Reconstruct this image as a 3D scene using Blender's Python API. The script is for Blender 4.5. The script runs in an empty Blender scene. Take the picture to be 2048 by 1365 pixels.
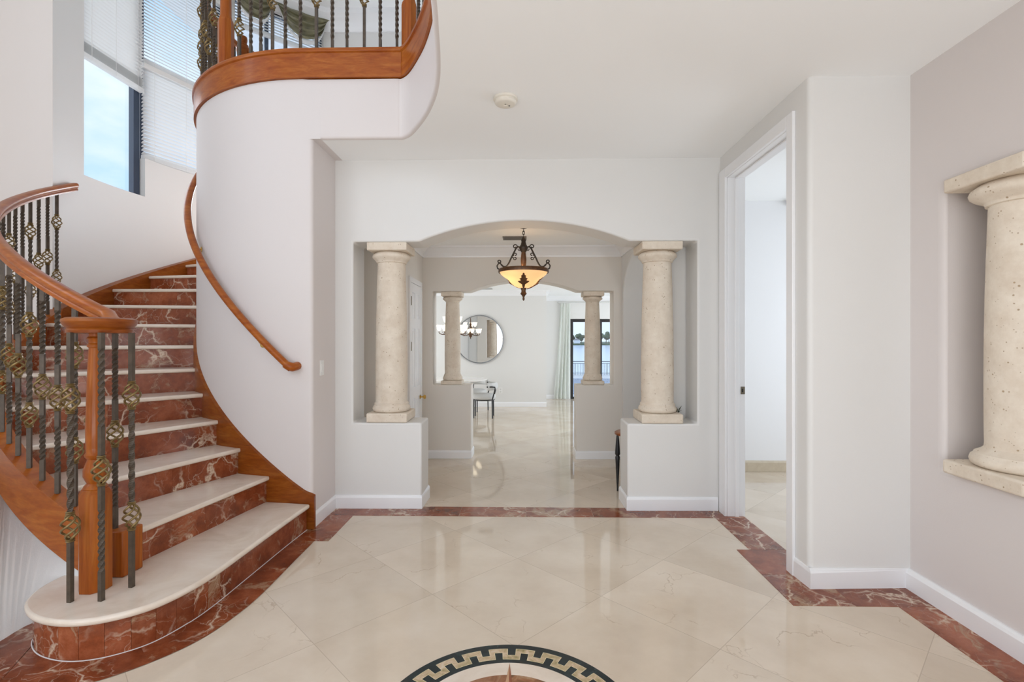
import bpy, bmesh, math, random
from mathutils import Vector, Matrix
random.seed(7)
PI = math.pi
SC = bpy.context.scene
COL = SC.collection
R = math.radians

# ------------------------------------------------------------------ materials
def new_mat(name):
    m = bpy.data.materials.new(name); m.use_nodes = True
    nt = m.node_tree
    b = nt.nodes['Principled BSDF']
    return m, nt, b

def N(nt, typ, **kw):
    n = nt.nodes.new(typ)
    for k, v in kw.items():
        if k in n.inputs: n.inputs[k].default_value = v
        else: setattr(n, k, v)
    return n

def L(nt, a, b): nt.links.new(a, b)

def ramp(nt, stops, fac=None, interp='LINEAR'):
    r = nt.nodes.new('ShaderNodeValToRGB'); r.color_ramp.interpolation = interp
    e = r.color_ramp.elements
    while len(e) < len(stops): e.new(0.5)
    for i, (p, c) in enumerate(stops):
        e[i].position = p
        e[i].color = (c, c, c, 1) if isinstance(c, (int, float)) else (c[0], c[1], c[2], 1)
    if fac is not None: L(nt, fac, r.inputs['Fac'])
    return r

def mix(nt, fac, a, b, mode='MIX'):
    m = nt.nodes.new('ShaderNodeMix'); m.data_type = 'RGBA'; m.blend_type = mode
    for sock, v in ((m.inputs[0], fac), (m.inputs[6], a), (m.inputs[7], b)):
        if hasattr(v, 'is_output') or isinstance(v, bpy.types.NodeSocket): L(nt, v, sock)
        elif isinstance(v, (int, float)): sock.default_value = v
        else: sock.default_value = (v[0], v[1], v[2], 1)
    return m.outputs[2]

def mat_plain(name, col, rough=0.5, metal=0.0, coat=0.0, bump=None, emit=None, var=0.0, varscale=4.0):
    m, nt, b = new_mat(name)
    b.inputs['Base Color'].default_value = (*col, 1)
    b.inputs['Roughness'].default_value = rough
    b.inputs['Metallic'].default_value = metal
    b.inputs['Coat Weight'].default_value = coat
    b.inputs['Coat Roughness'].default_value = 0.06
    tc = N(nt, 'ShaderNodeTexCoord')
    if var:
        n = N(nt, 'ShaderNodeTexNoise', Scale=varscale, Detail=4.0); L(nt, tc.outputs['Object'], n.inputs['Vector'])
        r = ramp(nt, [(0.3, tuple(c * (1 - var) for c in col)), (0.7, tuple(min(1, c * (1 + var)) for c in col))], n.outputs['Fac'])
        L(nt, r.outputs['Color'], b.inputs['Base Color'])
    if bump:
        n = N(nt, 'ShaderNodeTexNoise', Scale=bump[0], Detail=3.0); L(nt, tc.outputs['Object'], n.inputs['Vector'])
        bp = N(nt, 'ShaderNodeBump', Strength=bump[1], Distance=bump[2]); L(nt, n.outputs['Fac'], bp.inputs['Height'])
        L(nt, bp.outputs['Normal'], b.inputs['Normal'])
    if emit:
        b.inputs['Emission Color'].default_value = (*emit[0], 1); b.inputs['Emission Strength'].default_value = emit[1]
    return m

def mat_wood(name, axis='Z', dark=1.0):
    m, nt, b = new_mat(name)
    tc = N(nt, 'ShaderNodeTexCoord')
    mp = N(nt, 'ShaderNodeMapping')
    s = {'Z': (14, 14, 1.2), 'X': (1.2, 14, 14), 'A': (3.0, 3.0, 16)}[axis]
    mp.inputs['Scale'].default_value = s
    L(nt, tc.outputs['Object'], mp.inputs['Vector'])
    n1 = N(nt, 'ShaderNodeTexNoise', Scale=1.6, Detail=6.0, Roughness=0.6, Distortion=0.8); L(nt, mp.outputs['Vector'], n1.inputs['Vector'])
    n2 = N(nt, 'ShaderNodeTexNoise', Scale=7.0, Detail=3.0); L(nt, mp.outputs['Vector'], n2.inputs['Vector'])
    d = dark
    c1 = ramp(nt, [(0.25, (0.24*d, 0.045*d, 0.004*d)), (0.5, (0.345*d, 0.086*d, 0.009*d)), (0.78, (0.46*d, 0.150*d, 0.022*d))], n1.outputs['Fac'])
    c2 = ramp(nt, [(0.35, 0.78), (0.6, 1.0)], n2.outputs['Fac'])
    L(nt, mix(nt, 0.55, c1.outputs['Color'], c2.outputs['Color'], 'MULTIPLY'), b.inputs['Base Color'])
    b.inputs['Roughness'].default_value = 0.32
    b.inputs['Coat Weight'].default_value = 0.12
    b.inputs['Coat Roughness'].default_value = 0.10
    b.inputs['Specular IOR Level'].default_value = 0.22
    return m

def mat_red_marble(name):
    m, nt, b = new_mat(name)
    tc = N(nt, 'ShaderNodeTexCoord'); geo = N(nt, 'ShaderNodeNewGeometry')
    off = N(nt, 'ShaderNodeVectorMath', operation='SCALE'); off.inputs[0].default_value = (7.3, 3.1, 5.7)
    L(nt, geo.outputs['Random Per Island'], off.inputs['Scale'])
    add = N(nt, 'ShaderNodeVectorMath', operation='ADD'); L(nt, geo.outputs['Position'], add.inputs[0]); L(nt, off.outputs['Vector'], add.inputs[1])
    P = add.outputs['Vector']
    n1 = N(nt, 'ShaderNodeTexNoise', Scale=4.5, Detail=12.0, Roughness=0.74); L(nt, P, n1.inputs['Vector'])
    base = ramp(nt, [(0.30, (0.105, 0.024, 0.008)), (0.48, (0.225, 0.054, 0.019)), (0.62, (0.315, 0.094, 0.040)), (0.74, (0.44, 0.18, 0.095))], n1.outputs['Fac'])
    # distorted cells give broken veins
    nd = N(nt, 'ShaderNodeTexNoise', Scale=3.5, Detail=5.0); L(nt, P, nd.inputs['Vector'])
    sc = N(nt, 'ShaderNodeVectorMath', operation='SCALE', Scale=0.45); L(nt, nd.outputs['Color'], sc.inputs[0])
    ad2 = N(nt, 'ShaderNodeVectorMath', operation='ADD'); L(nt, P, ad2.inputs[0]); L(nt, sc.outputs['Vector'], ad2.inputs[1])
    v = N(nt, 'ShaderNodeTexVoronoi', feature='DISTANCE_TO_EDGE', Scale=2.9); L(nt, ad2.outputs['Vector'], v.inputs['Vector'])
    vein = ramp(nt, [(0.0, 1.0), (0.012, 0.55), (0.032, 0.0)], v.outputs['Distance'])
    nm = N(nt, 'ShaderNodeTexNoise', Scale=2.2, Detail=2.0); L(nt, P, nm.inputs['Vector'])
    mask = ramp(nt, [(0.44, 0.0), (0.58, 1.0)], nm.outputs['Fac'])
    vm = N(nt, 'ShaderNodeMath', operation='MULTIPLY'); L(nt, vein.outputs['Color'], vm.inputs[0]); L(nt, mask.outputs['Color'], vm.inputs[1])
    v2 = N(nt, 'ShaderNodeTexVoronoi', feature='DISTANCE_TO_EDGE', Scale=7.5); L(nt, ad2.outputs['Vector'], v2.inputs['Vector'])
    vein2 = ramp(nt, [(0.0, 0.55), (0.02, 0.0)], v2.outputs['Distance'])
    vm2 = N(nt, 'ShaderNodeMath', operation='MULTIPLY'); L(nt, vein2.outputs['Color'], vm2.inputs[0]); L(nt, mask.outputs['Color'], vm2.inputs[1])
    vmax = N(nt, 'ShaderNodeMath', operation='MAXIMUM'); L(nt, vm.outputs[0], vmax.inputs[0]); L(nt, vm2.outputs[0], vmax.inputs[1])
    # pale blotches
    nb = N(nt, 'ShaderNodeTexNoise', Scale=2.6, Detail=7.0, Roughness=0.7, Distortion=1.2); L(nt, ad2.outputs['Vector'], nb.inputs['Vector'])
    bl = ramp(nt, [(0.565, 0.0), (0.63, 0.7)], nb.outputs['Fac'])
    tone = ramp(nt, [(0.0, (0.82, 0.80, 0.78)), (0.6, (1.05, 1.02, 1.0)), (1.0, (1.22, 1.30, 1.36))], geo.outputs['Random Per Island'])
    c = mix(nt, 1.0, base.outputs['Color'], tone.outputs['Color'], 'MULTIPLY')
    c = mix(nt, bl.outputs['Color'], c, (0.40, 0.27, 0.165))
    c = mix(nt, vmax.outputs[0], c, (0.64, 0.50, 0.37))
    L(nt, c, b.inputs['Base Color'])
    b.inputs['Roughness'].default_value = 0.14
    b.inputs['Specular IOR Level'].default_value = 0.38
    return m

def mat_cream_floor(name, tiles=True):
    m, nt, b = new_mat(name)
    geo = N(nt, 'ShaderNodeNewGeometry')
    mp = N(nt, 'ShaderNodeMapping'); mp.vector_type = 'POINT'
    # diagonal square tiles, one corner at (0.46, 2.957), side 0.70
    sub = N(nt, 'ShaderNodeVectorMath', operation='SUBTRACT'); sub.inputs[1].default_value = (0.46, 2.957, 0)
    L(nt, geo.outputs['Position'], sub.inputs[0])
    mp.inputs['Rotation'].default_value = (0, 0, PI / 4); mp.inputs['Scale'].default_value = (1 / 0.70,) * 3
    L(nt, sub.outputs['Vector'], mp.inputs['Vector'])
    fl = N(nt, 'ShaderNodeVectorMath', operation='FLOOR'); L(nt, mp.outputs['Vector'], fl.inputs[0])
    fr = N(nt, 'ShaderNodeVectorMath', operation='FRACTION'); L(nt, mp.outputs['Vector'], fr.inputs[0])
    wn = N(nt, 'ShaderNodeTexWhiteNoise', noise_dimensions='2D'); L(nt, fl.outputs['Vector'], wn.inputs['Vector'])
    so = N(nt, 'ShaderNodeVectorMath', operation='SCALE', Scale=9.0); L(nt, wn.outputs['Color'], so.inputs[0])
    ad = N(nt, 'ShaderNodeVectorMath', operation='ADD'); L(nt, geo.outputs['Position'], ad.inputs[0]); L(nt, so.outputs['Vector'], ad.inputs[1])
    P = ad.outputs['Vector']
    n1 = N(nt, 'ShaderNodeTexNoise', Scale=2.0, Detail=7.0, Roughness=0.6); L(nt, P, n1.inputs['Vector'])
    base = ramp(nt, [(0.25, (0.60, 0.49, 0.375)), (0.55, (0.70, 0.595, 0.475)), (0.8, (0.76, 0.665, 0.555))], n1.outputs['Fac'])
    tone = ramp(nt, [(0.0, 0.90), (1.0, 1.0)], wn.outputs['Value'])
    c = mix(nt, 1.0, base.outputs['Color'], tone.outputs['Color'], 'MULTIPLY')
    # sparse brown veins
    nd = N(nt, 'ShaderNodeTexNoise', Scale=4.0, Detail=6.0); L(nt, P, nd.inputs['Vector'])
    sc = N(nt, 'ShaderNodeVectorMath', operation='SCALE', Scale=0.4); L(nt, nd.outputs['Color'], sc.inputs[0])
    a2 = N(nt, 'ShaderNodeVectorMath', operation='ADD'); L(nt, P, a2.inputs[0]); L(nt, sc.outputs['Vector'], a2.inputs[1])
    v = N(nt, 'ShaderNodeTexVoronoi', feature='DISTANCE_TO_EDGE', Scale=1.9); L(nt, a2.outputs['Vector'], v.inputs['Vector'])
    vein = ramp(nt, [(0.0, 0.62), (0.009, 0.0)], v.outputs['Distance'])
    nm = N(nt, 'ShaderNodeTexNoise', Scale=3.4, Detail=3.0); L(nt, P, nm.inputs['Vector'])
    mk = ramp(nt, [(0.52, 0.0), (0.62, 1.0)], nm.outputs['Fac'])
    vm = N(nt, 'ShaderNodeMath', operation='MULTIPLY'); L(nt, vein.outputs['Color'], vm.inputs[0]); L(nt, mk.outputs['Color'], vm.inputs[1])
    c = mix(nt, vm.outputs[0], c, (0.40, 0.29, 0.20))
    if tiles:
        sep = N(nt, 'ShaderNodeSeparateXYZ'); L(nt, fr.outputs['Vector'], sep.inputs[0])
        def edge(s):
            a = N(nt, 'ShaderNodeMath', operation='SUBTRACT'); L(nt, s, a.inputs[0]); a.inputs[1].default_value = 0.5
            ab = N(nt, 'ShaderNodeMath', operation='ABSOLUTE'); L(nt, a.outputs[0], ab.inputs[0]); return ab.outputs[0]
        mx = N(nt, 'ShaderNodeMath', operation='MAXIMUM'); L(nt, edge(sep.outputs[0]), mx.inputs[0]); L(nt, edge(sep.outputs[1]), mx.inputs[1])
        g = N(nt, 'ShaderNodeMath', operation='GREATER_THAN'); L(nt, mx.outputs[0], g.inputs[0]); g.inputs[1].default_value = 0.4972
        gs = N(nt, 'ShaderNodeMath', operation='MULTIPLY'); L(nt, g.outputs[0], gs.inputs[0]); gs.inputs[1].default_value = 0.6
        c = mix(nt, gs.outputs[0], c, (0.42, 0.34, 0.26))
    L(nt, c, b.inputs['Base Color'])
    b.inputs['Roughness'].default_value = 0.05
    b.inputs['IOR'].default_value = 1.52
    return m

def mat_stone(name):
    m, nt, b = new_mat(name)
    geo = N(nt, 'ShaderNodeNewGeometry')
    n1 = N(nt, 'ShaderNodeTexNoise', Scale=9.0, Detail=8.0, Roughness=0.7); L(nt, geo.outputs['Position'], n1.inputs['Vector'])
    base = ramp(nt, [(0.3, (0.66, 0.56, 0.45)), (0.7, (0.80, 0.72, 0.61))], n1.outputs['Fac'])
    v = N(nt, 'ShaderNodeTexVoronoi', Scale=48.0); L(nt, geo.outputs['Position'], v.inputs['Vector'])
    n2 = N(nt, 'ShaderNodeTexNoise', Scale=22.0, Detail=2.0); L(nt, geo.outputs['Position'], n2.inputs['Vector'])
    th = N(nt, 'ShaderNodeMath', operation='ADD'); L(nt, v.outputs['Distance'], th.inputs[0])
    sc = N(nt, 'ShaderNodeMath', operation='MULTIPLY'); L(nt, n2.outputs['Fac'], sc.inputs[0]); sc.inputs[1].default_value = 0.9
    L(nt, sc.outputs[0], th.inputs[1])
    pit = ramp(nt, [(0.47, 1.0), (0.57, 0.0)], th.outputs[0])
    L(nt, mix(nt, pit.outputs['Color'], base.outputs['Color'], (0.42, 0.31, 0.20)), b.inputs['Base Color'])
    b.inputs['Roughness'].default_value = 0.8
    inv = N(nt, 'ShaderNodeMath', operation='SUBTRACT'); inv.inputs[0].default_value = 1.0; L(nt, pit.outputs['Color'], inv.inputs[1])
    hb = N(nt, 'ShaderNodeMath', operation='ADD'); L(nt, inv.outputs[0], hb.inputs[0]); L(nt, n1.outputs['Fac'], hb.inputs[1])
    bp = N(nt, 'ShaderNodeBump', Strength=0.35, Distance=0.006); L(nt, hb.outputs[0], bp.inputs['Height']); L(nt, bp.outputs['Normal'], b.inputs['Normal'])
    return m

def mat_glass(name, refl=0.06, tint=(1, 1, 1)):
    m = bpy.data.materials.new(name); m.use_nodes = True; nt = m.node_tree
    nt.nodes.clear()
    o = N(nt, 'ShaderNodeOutputMaterial'); t = N(nt, 'ShaderNodeBsdfTransparent'); g = N(nt, 'ShaderNodeBsdfGlossy', Roughness=0.0)
    t.inputs['Color'].default_value = (*tint, 1)
    mx = N(nt, 'ShaderNodeMixShader', Fac=refl)
    L(nt, t.outputs[0], mx.inputs[1]); L(nt, g.outputs[0], mx.inputs[2]); L(nt, mx.outputs[0], o.inputs['Surface'])
    return m

def mat_variegated(name, cols, scale=5.0, rough=0.12):
    m, nt, b = new_mat(name)
    geo = N(nt, 'ShaderNodeNewGeometry')
    off = N(nt, 'ShaderNodeVectorMath', operation='SCALE'); off.inputs[0].default_value = (5.3, 8.1, 2.7); L(nt, geo.outputs['Random Per Island'], off.inputs['Scale'])
    ad = N(nt, 'ShaderNodeVectorMath', operation='ADD'); L(nt, geo.outputs['Position'], ad.inputs[0]); L(nt, off.outputs['Vector'], ad.inputs[1])
    n = N(nt, 'ShaderNodeTexNoise', Scale=scale, Detail=6.0, Roughness=0.6, Distortion=1.5); L(nt, ad.outputs['Vector'], n.inputs['Vector'])
    k = len(cols)
    r = ramp(nt, [(0.25 + 0.5 * i / (k - 1), c) for i, c in enumerate(cols)], n.outputs['Fac'])
    L(nt, r.outputs['Color'], b.inputs['Base Color']); b.inputs['Roughness'].default_value = rough
    return m

def mat_fabric_sheer(name, col, trans=0.35):
    m, nt, b = new_mat(name)
    b.inputs['Base Color'].default_value = (*col, 1); b.inputs['Roughness'].default_value = 0.9
    tr = N(nt, 'ShaderNodeBsdfTranslucent'); tr.inputs['Color'].default_value = (*col, 1)
    mx = N(nt, 'ShaderNodeMixShader', Fac=trans); out = nt.nodes['Material Output']
    L(nt, b.outputs[0], mx.inputs[1]); L(nt, tr.outputs[0], mx.inputs[2]); L(nt, mx.outputs[0], out.inputs['Surface'])
    return m

M = {}
M['wall'] = mat_plain('wall_paint', (0.735, 0.725, 0.705), 0.55, bump=(160, 0.10, 0.004))
M['wall_shaded'] = mat_plain('wall_paint_rose_shaded', (0.685, 0.635, 0.617), 0.55, bump=(160, 0.10, 0.004))  # same wall paint, its shade and rosy cast put into the colour
M['wall_lit'] = mat_plain('wall_paint_warm_lit', (0.80, 0.745, 0.715), 0.55, bump=(160, 0.10, 0.004))  # same wall paint, lightened to imitate warm light on the stair end
M['ceil'] = mat_plain('ceiling_paint', (0.915, 0.925, 0.925), 0.7)
M['trim'] = mat_plain('white_gloss_trim', (0.84, 0.84, 0.85), 0.28)
M['beige'] = mat_plain('hall_paint', (0.74, 0.70, 0.645), 0.55, bump=(160, 0.10, 0.004))
M['wood'] = mat_wood('cherry_wood', 'Z')
M['woodh'] = mat_wood('cherry_wood_along', 'A')
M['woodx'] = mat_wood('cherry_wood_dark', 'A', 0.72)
M['red'] = mat_red_marble('red_marble')
M['floor'] = mat_cream_floor('cream_marble_tiles')
M['tread'] = mat_variegated('cream_tread_marble', [(0.63, 0.525, 0.42), (0.73, 0.63, 0.53), (0.79, 0.71, 0.62)], 3.0, 0.16)
M['stone'] = mat_stone('coral_stone')
M['iron'] = mat_plain('dark_iron', (0.078, 0.056, 0.038), 0.48, metal=0.2, bump=(90, 0.25, 0.004), var=0.25, varscale=30)
M['bronze'] = mat_plain('antique_bronze', (0.23, 0.155, 0.060), 0.38, metal=0.55, var=0.3, varscale=40)
M['black'] = mat_plain('black_metal', (0.012, 0.012, 0.013), 0.4)
M['blackframe'] = mat_plain('dark_aluminium', (0.016, 0.013, 0.011), 0.5)
M['blueframe'] = mat_plain('dark_blue_aluminium', (0.035, 0.055, 0.095), 0.4)
M['glass'] = mat_glass('window_glass')
M['mirror'] = mat_plain('mirror_silver', (0.92, 0.93, 0.94), 0.01, metal=1.0)
M['chrome'] = mat_plain('mirror_rim', (0.28, 0.29, 0.30), 0.3, metal=0.8)
M['lamp_iron'] = mat_plain('lamp_iron', (0.030, 0.022, 0.016), 0.45, metal=0.3)
M['lamp_bronze'] = mat_plain('lamp_bronze', (0.11, 0.050, 0.020), 0.42, metal=0.35, var=0.3, varscale=40)
M['brass'] = mat_plain('brass', (0.70, 0.45, 0.12), 0.25, metal=1.0)
M['strike'] = mat_plain('dull_bronze', (0.22, 0.19, 0.14), 0.45, metal=0.7)
M['plastic'] = mat_plain('white_plastic', (0.80, 0.79, 0.77), 0.4)
M['cream_plastic'] = mat_plain('cream_plastic', (0.74, 0.70, 0.62), 0.45)
M['vent'] = mat_plain('vent_metal', (0.17, 0.16, 0.15), 0.6)
M['ventw'] = mat_plain('pale_vent_metal', (0.62, 0.62, 0.60), 0.6)
M['blind'] = mat_fabric_sheer('blind_slat', (0.88, 0.88, 0.87), 0.5)
M['curtain'] = mat_fabric_sheer('sheer_curtain', (0.88, 0.90, 0.86), 0.5)
M['olive'] = mat_plain('olive_satin', (0.19, 0.175, 0.10), 0.30, var=0.35, varscale=7)
M['lining'] = mat_fabric_sheer('white_lining', (0.85, 0.85, 0.85), 0.3)
M['fabric'] = mat_plain('grey_boucle', (0.62, 0.62, 0.61), 0.9, bump=(220, 0.4, 0.006))
M['tabletop'] = mat_plain('white_stone_top', (0.82, 0.80, 0.77), 0.12)
M['greenmarble'] = mat_variegated('black_green_marble', [(0.008, 0.012, 0.014), (0.012, 0.022, 0.025), (0.03, 0.05, 0.05)], 9.0)
M['onyx'] = mat_variegated('honey_onyx', [(0.23, 0.19, 0.08), (0.42, 0.33, 0.18), (0.58, 0.43, 0.29), (0.66, 0.58, 0.45)], 16.0)
M['gold'] = mat_plain('inlay_line', (0.75, 0.66, 0.42), 0.25)
M['breccia'] = mat_variegated('brown_breccia', [(0.09, 0.06, 0.03), (0.28, 0.12, 0.06), (0.40, 0.28, 0.17)], 11.0)
M['starlight'] = mat_variegated('star_light', [(0.42, 0.23, 0.13), (0.55, 0.36, 0.22)], 9.0)
M['stardark'] = mat_variegated('star_dark', [(0.20, 0.06, 0.03), (0.34, 0.13, 0.07)], 9.0)
M['caulk'] = mat_plain('white_caulk', (0.68, 0.64, 0.63), 0.6)
M['grass'] = mat_plain('leaf_green', (0.06, 0.10, 0.045), 0.8, var=0.4, varscale=0.5)
M['leaf2'] = mat_plain('leaf_olive', (0.10, 0.125, 0.06), 0.8, var=0.4, varscale=0.5)
M['bark'] = mat_plain('bark', (0.12, 0.09, 0.06), 0.9)
M['leafdark'] = mat_plain('houseplant_leaf', (0.035, 0.06, 0.02), 0.5)
M['pot'] = mat_plain('clay_pot', (0.20, 0.10, 0.06), 0.7)
M['housew'] = mat_plain('far_house_wall', (0.75, 0.74, 0.72), 0.8)
M['roof'] = mat_plain('far_roof', (0.30, 0.27, 0.26), 0.8)
M['deck'] = mat_plain('pale_patio', (0.62, 0.60, 0.58), 0.7)
M['travertine'] = mat_variegated('tan_stone_base', [(0.50, 0.42, 0.31), (0.60, 0.52, 0.40)], 8.0, 0.3)

def mat_water(name, col, scale):
    m, nt, b = new_mat(name)
    b.inputs['Base Color'].default_value = (*col, 1); b.inputs['Roughness'].default_value = 0.15
    geo = N(nt, 'ShaderNodeNewGeometry')
    n = N(nt, 'ShaderNodeTexNoise', Scale=scale, Detail=3.0); L(nt, geo.outputs['Position'], n.inputs['Vector'])
    bp = N(nt, 'ShaderNodeBump', Strength=0.3, Distance=0.2); L(nt, n.outputs['Fac'], bp.inputs['Height']); L(nt, bp.outputs['Normal'], b.inputs['Normal'])
    return m
M['lake'] = mat_water('lake_water', (0.66, 0.74, 0.86), 0.6)
M['pool'] = mat_water('pool_water', (0.05, 0.11, 0.25), 2.0)

def mat_bowl(name, c_out, strength):
    # alabaster glass lit from inside: brightest where the bulbs sit
    m, nt, b = new_mat(name)
    b.inputs['Base Color'].default_value = (0.75, 0.55, 0.33, 1); b.inputs['Roughness'].default_value = 0.25
    tc = N(nt, 'ShaderNodeTexCoord'); n = N(nt, 'ShaderNodeTexNoise', Scale=5.0, Detail=4.0); L(nt, tc.outputs['Object'], n.inputs['Vector'])
    r = ramp(nt, [(0.25, c_out), (0.75, tuple(min(1, c * 1.35) for c in c_out))], n.outputs['Fac'])
    L(nt, r.outputs['Color'], b.inputs['Emission Color']); b.inputs['Emission Strength'].default_value = strength
    tr = N(nt, 'ShaderNodeBsdfTranslucent'); tr.inputs['Color'].default_value = (0.9, 0.68, 0.42, 1)
    mx = N(nt, 'ShaderNodeMixShader', Fac=0.6); out = nt.nodes['Material Output']
    L(nt, b.outputs[0], mx.inputs[1]); L(nt, tr.outputs[0], mx.inputs[2]); L(nt, mx.outputs[0], out.inputs['Surface'])
    return m
M['bowl'] = mat_bowl('alabaster_glass', (0.92, 0.66, 0.40), 0.78)
M['shade'] = mat_plain('lit_glass_shade', (0.9, 0.85, 0.75), 0.4, emit=((1.0, 0.83, 0.58), 1.5))

# ------------------------------------------------------------------ mesh helpers
def bmnew(): return bmesh.new()

def box(bm, x0, x1, y0, y1, z0, z1):
    vs = [bm.verts.new(p) for p in ((x0,y0,z0),(x1,y0,z0),(x1,y1,z0),(x0,y1,z0),(x0,y0,z1),(x1,y0,z1),(x1,y1,z1),(x0,y1,z1))]
    for f in ((3,2,1,0),(4,5,6,7),(0,1,5,4),(1,2,6,5),(2,3,7,6),(3,0,4,7)): bm.faces.new([vs[i] for i in f])
    return vs

def prism(bm, pts, axis, a, b):
    """extrude a 2D outline (any simple polygon) along an axis between a and b"""
    def P(p, t):
        if axis == 'Z': return (p[0], p[1], t)
        if axis == 'Y': return (p[0], t, p[1])
        return (t, p[0], p[1])
    A = [bm.verts.new(P(p, a)) for p in pts]; B = [bm.verts.new(P(p, b)) for p in pts]
    n = len(pts)
    bm.faces.new(A); bm.faces.new(list(reversed(B)))
    for i in range(n): bm.faces.new((A[i], B[i], B[(i+1) % n], A[(i+1) % n]))

def lathe(bm, prof, c=(0,0,0), seg=32, cap=True, phase=0.0):
    rings = []
    for r, z in prof:
        rings.append([bm.verts.new((c[0] + r*math.cos(2*PI*i/seg + phase), c[1] + r*math.sin(2*PI*i/seg + phase), c[2] + z)) for i in range(seg)])
    for a, b in zip(rings, rings[1:]):
        for i in range(seg):
            bm.faces.new((a[i], a[(i+1) % seg], b[(i+1) % seg], b[i]))
    if cap:
        bm.faces.new(list(reversed(rings[0]))); bm.faces.new(rings[-1])

def tube(bm, pts, r, seg=8, cap=True):
    """round tube along a 3D polyline; r number or list"""
    pts = [Vector(p) for p in pts]; n = len(pts)
    rs = r if isinstance(r, (list, tuple)) else [r]*n
    rings = []; ref = None
    for i, p in enumerate(pts):
        t = (pts[min(i+1, n-1)] - pts[max(i-1, 0)]).normalized()
        if ref is None:
            ref = t.orthogonal().normalized()
        ref = (ref - t*ref.dot(t))
        ref = ref.normalized() if ref.length > 1e-6 else t.orthogonal().normalized()
        bi = t.cross(ref)
        rings.append([bm.verts.new(p + rs[i]*(ref*math.cos(2*PI*k/seg) + bi*math.sin(2*PI*k/seg))) for k in range(seg)])
    for a, b in zip(rings, rings[1:]):
        for k in range(seg): bm.faces.new((a[k], a[(k+1) % seg], b[(k+1) % seg], b[k]))
    if cap:
        bm.faces.new(list(reversed(rings[0]))); bm.faces.new(rings[-1])

def sweep(bm, path, prof, cap=True):
    """plumb sweep: profile (lateral, up); lateral points to the right of travel"""
    path = [Vector(p) for p in path]; n = len(path); rings = []
    for i, p in enumerate(path):
        t = path[min(i+1, n-1)] - path[max(i-1, 0)]; t.z = 0; t.normalize()
        lat = Vector((t.y, -t.x, 0))
        # widen on sharp corners
        if 0 < i < n-1:
            t1 = path[i] - path[i-1]; t1.z = 0; t1.normalize()
            k = 1/max(0.5, abs(t.dot(t1)))
        else: k = 1
        rings.append([bm.verts.new(p + lat*(u*k) + Vector((0, 0, v))) for u, v in prof])
    m = len(prof)
    for a, b in zip(rings, rings[1:]):
        for k in range(m): bm.faces.new((a[k], a[(k+1) % m], b[(k+1) % m], b[k]))
    if cap:
        bm.faces.new(list(reversed(rings[0]))); bm.faces.new(rings[-1])

def setp(o, label=None, cat=None, group=None, kind=None):
    if label: o['label'] = label
    if cat: o['category'] = cat
    if group: o['group'] = group
    if kind: o['kind'] = kind
    return o

def wloc(o):
    v = Vector(o.location); p = o.parent
    while p: v = v + Vector(p.location); p = p.parent
    return v

def obj(name, bm, mat, parent=None, smooth=False, bevel=0, seg=2, at=None, local=False, recalc=True):
    """one mesh object; vertices are given in world space (or local when local=True)"""
    if recalc: bmesh.ops.recalc_face_normals(bm, faces=bm.faces)
    me = bpy.data.meshes.new(name)
    org = Vector(at) if at is not None else (wloc(parent) if parent else Vector((0, 0, 0)))
    if not local: bmesh.ops.translate(bm, verts=bm.verts, vec=-org)
    bm.to_mesh(me); bm.free()
    for mm in (mat if isinstance(mat, (list, tuple)) else [mat]): me.materials.append(mm)
    if smooth: shade(me, smooth if isinstance(smooth, (int, float)) and smooth is not True else 40)
    return link(name, me, parent, org, bevel, seg)

def shade(me, ang):
    for p in me.polygons: p.use_smooth = True
    try: me.set_sharp_from_angle(angle=R(ang))
    except Exception: pass

def link(name, me, parent, org, bevel=0, seg=2):
    o = bpy.data.objects.new(name, me); COL.objects.link(o)
    if parent:
        o.parent = parent; o.location = Vector(org) - wloc(parent)
    else: o.location = org
    if bevel:
        md = o.modifiers.new('Bevel', 'BEVEL'); md.width = bevel; md.segments = seg; md.limit_method = 'ANGLE'; md.angle_limit = R(50)
        md.harden_normals = False
        for p in me.polygons: p.use_smooth = True
        try: me.set_sharp_from_angle(angle=R(35))
        except Exception: pass
    return o

def thing(name, label, cat, loc=(0, 0, 0), group=None, kind=None):
    o = bpy.data.objects.new(name, None); o.empty_display_size = 0.1; COL.objects.link(o); o.location = loc
    return setp(o, label, cat, group, kind)

def struct(name, bm, mat, parent=None, **kw):
    o = obj(name, bm, mat, parent, **kw)
    if parent is None: o['kind'] = 'structure'
    return o

def cr(pts, n=6):
    """Catmull-Rom through points"""
    pts = [Vector(p) for p in pts]; out = []
    P = [pts[0]*2 - pts[1]] + pts + [pts[-1]*2 - pts[-2]]
    for i in range(1, len(P)-2):
        p0, p1, p2, p3 = P[i-1], P[i], P[i+1], P[i+2]
        for k in range(n):
            t = k/n
            out.append(0.5*((2*p1) + (p2-p0)*t + (2*p0-5*p1+4*p2-p3)*t*t + (3*p1-p0-3*p2+p3)*t**3))
    out.append(pts[-1]); return out

def resample(pts, step):
    d = [0]
    for a, b in zip(pts, pts[1:]): d.append(d[-1] + (b-a).length)
    n = max(1, round(d[-1]/step)); out = []; j = 0
    for i in range(n+1):
        s = d[-1]*i/n
        while j < len(d)-2 and d[j+1] < s: j += 1
        f = (s - d[j])/max(1e-9, d[j+1]-d[j]); out.append(pts[j].lerp(pts[j+1], min(1, max(0, f))))
    return out

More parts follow.
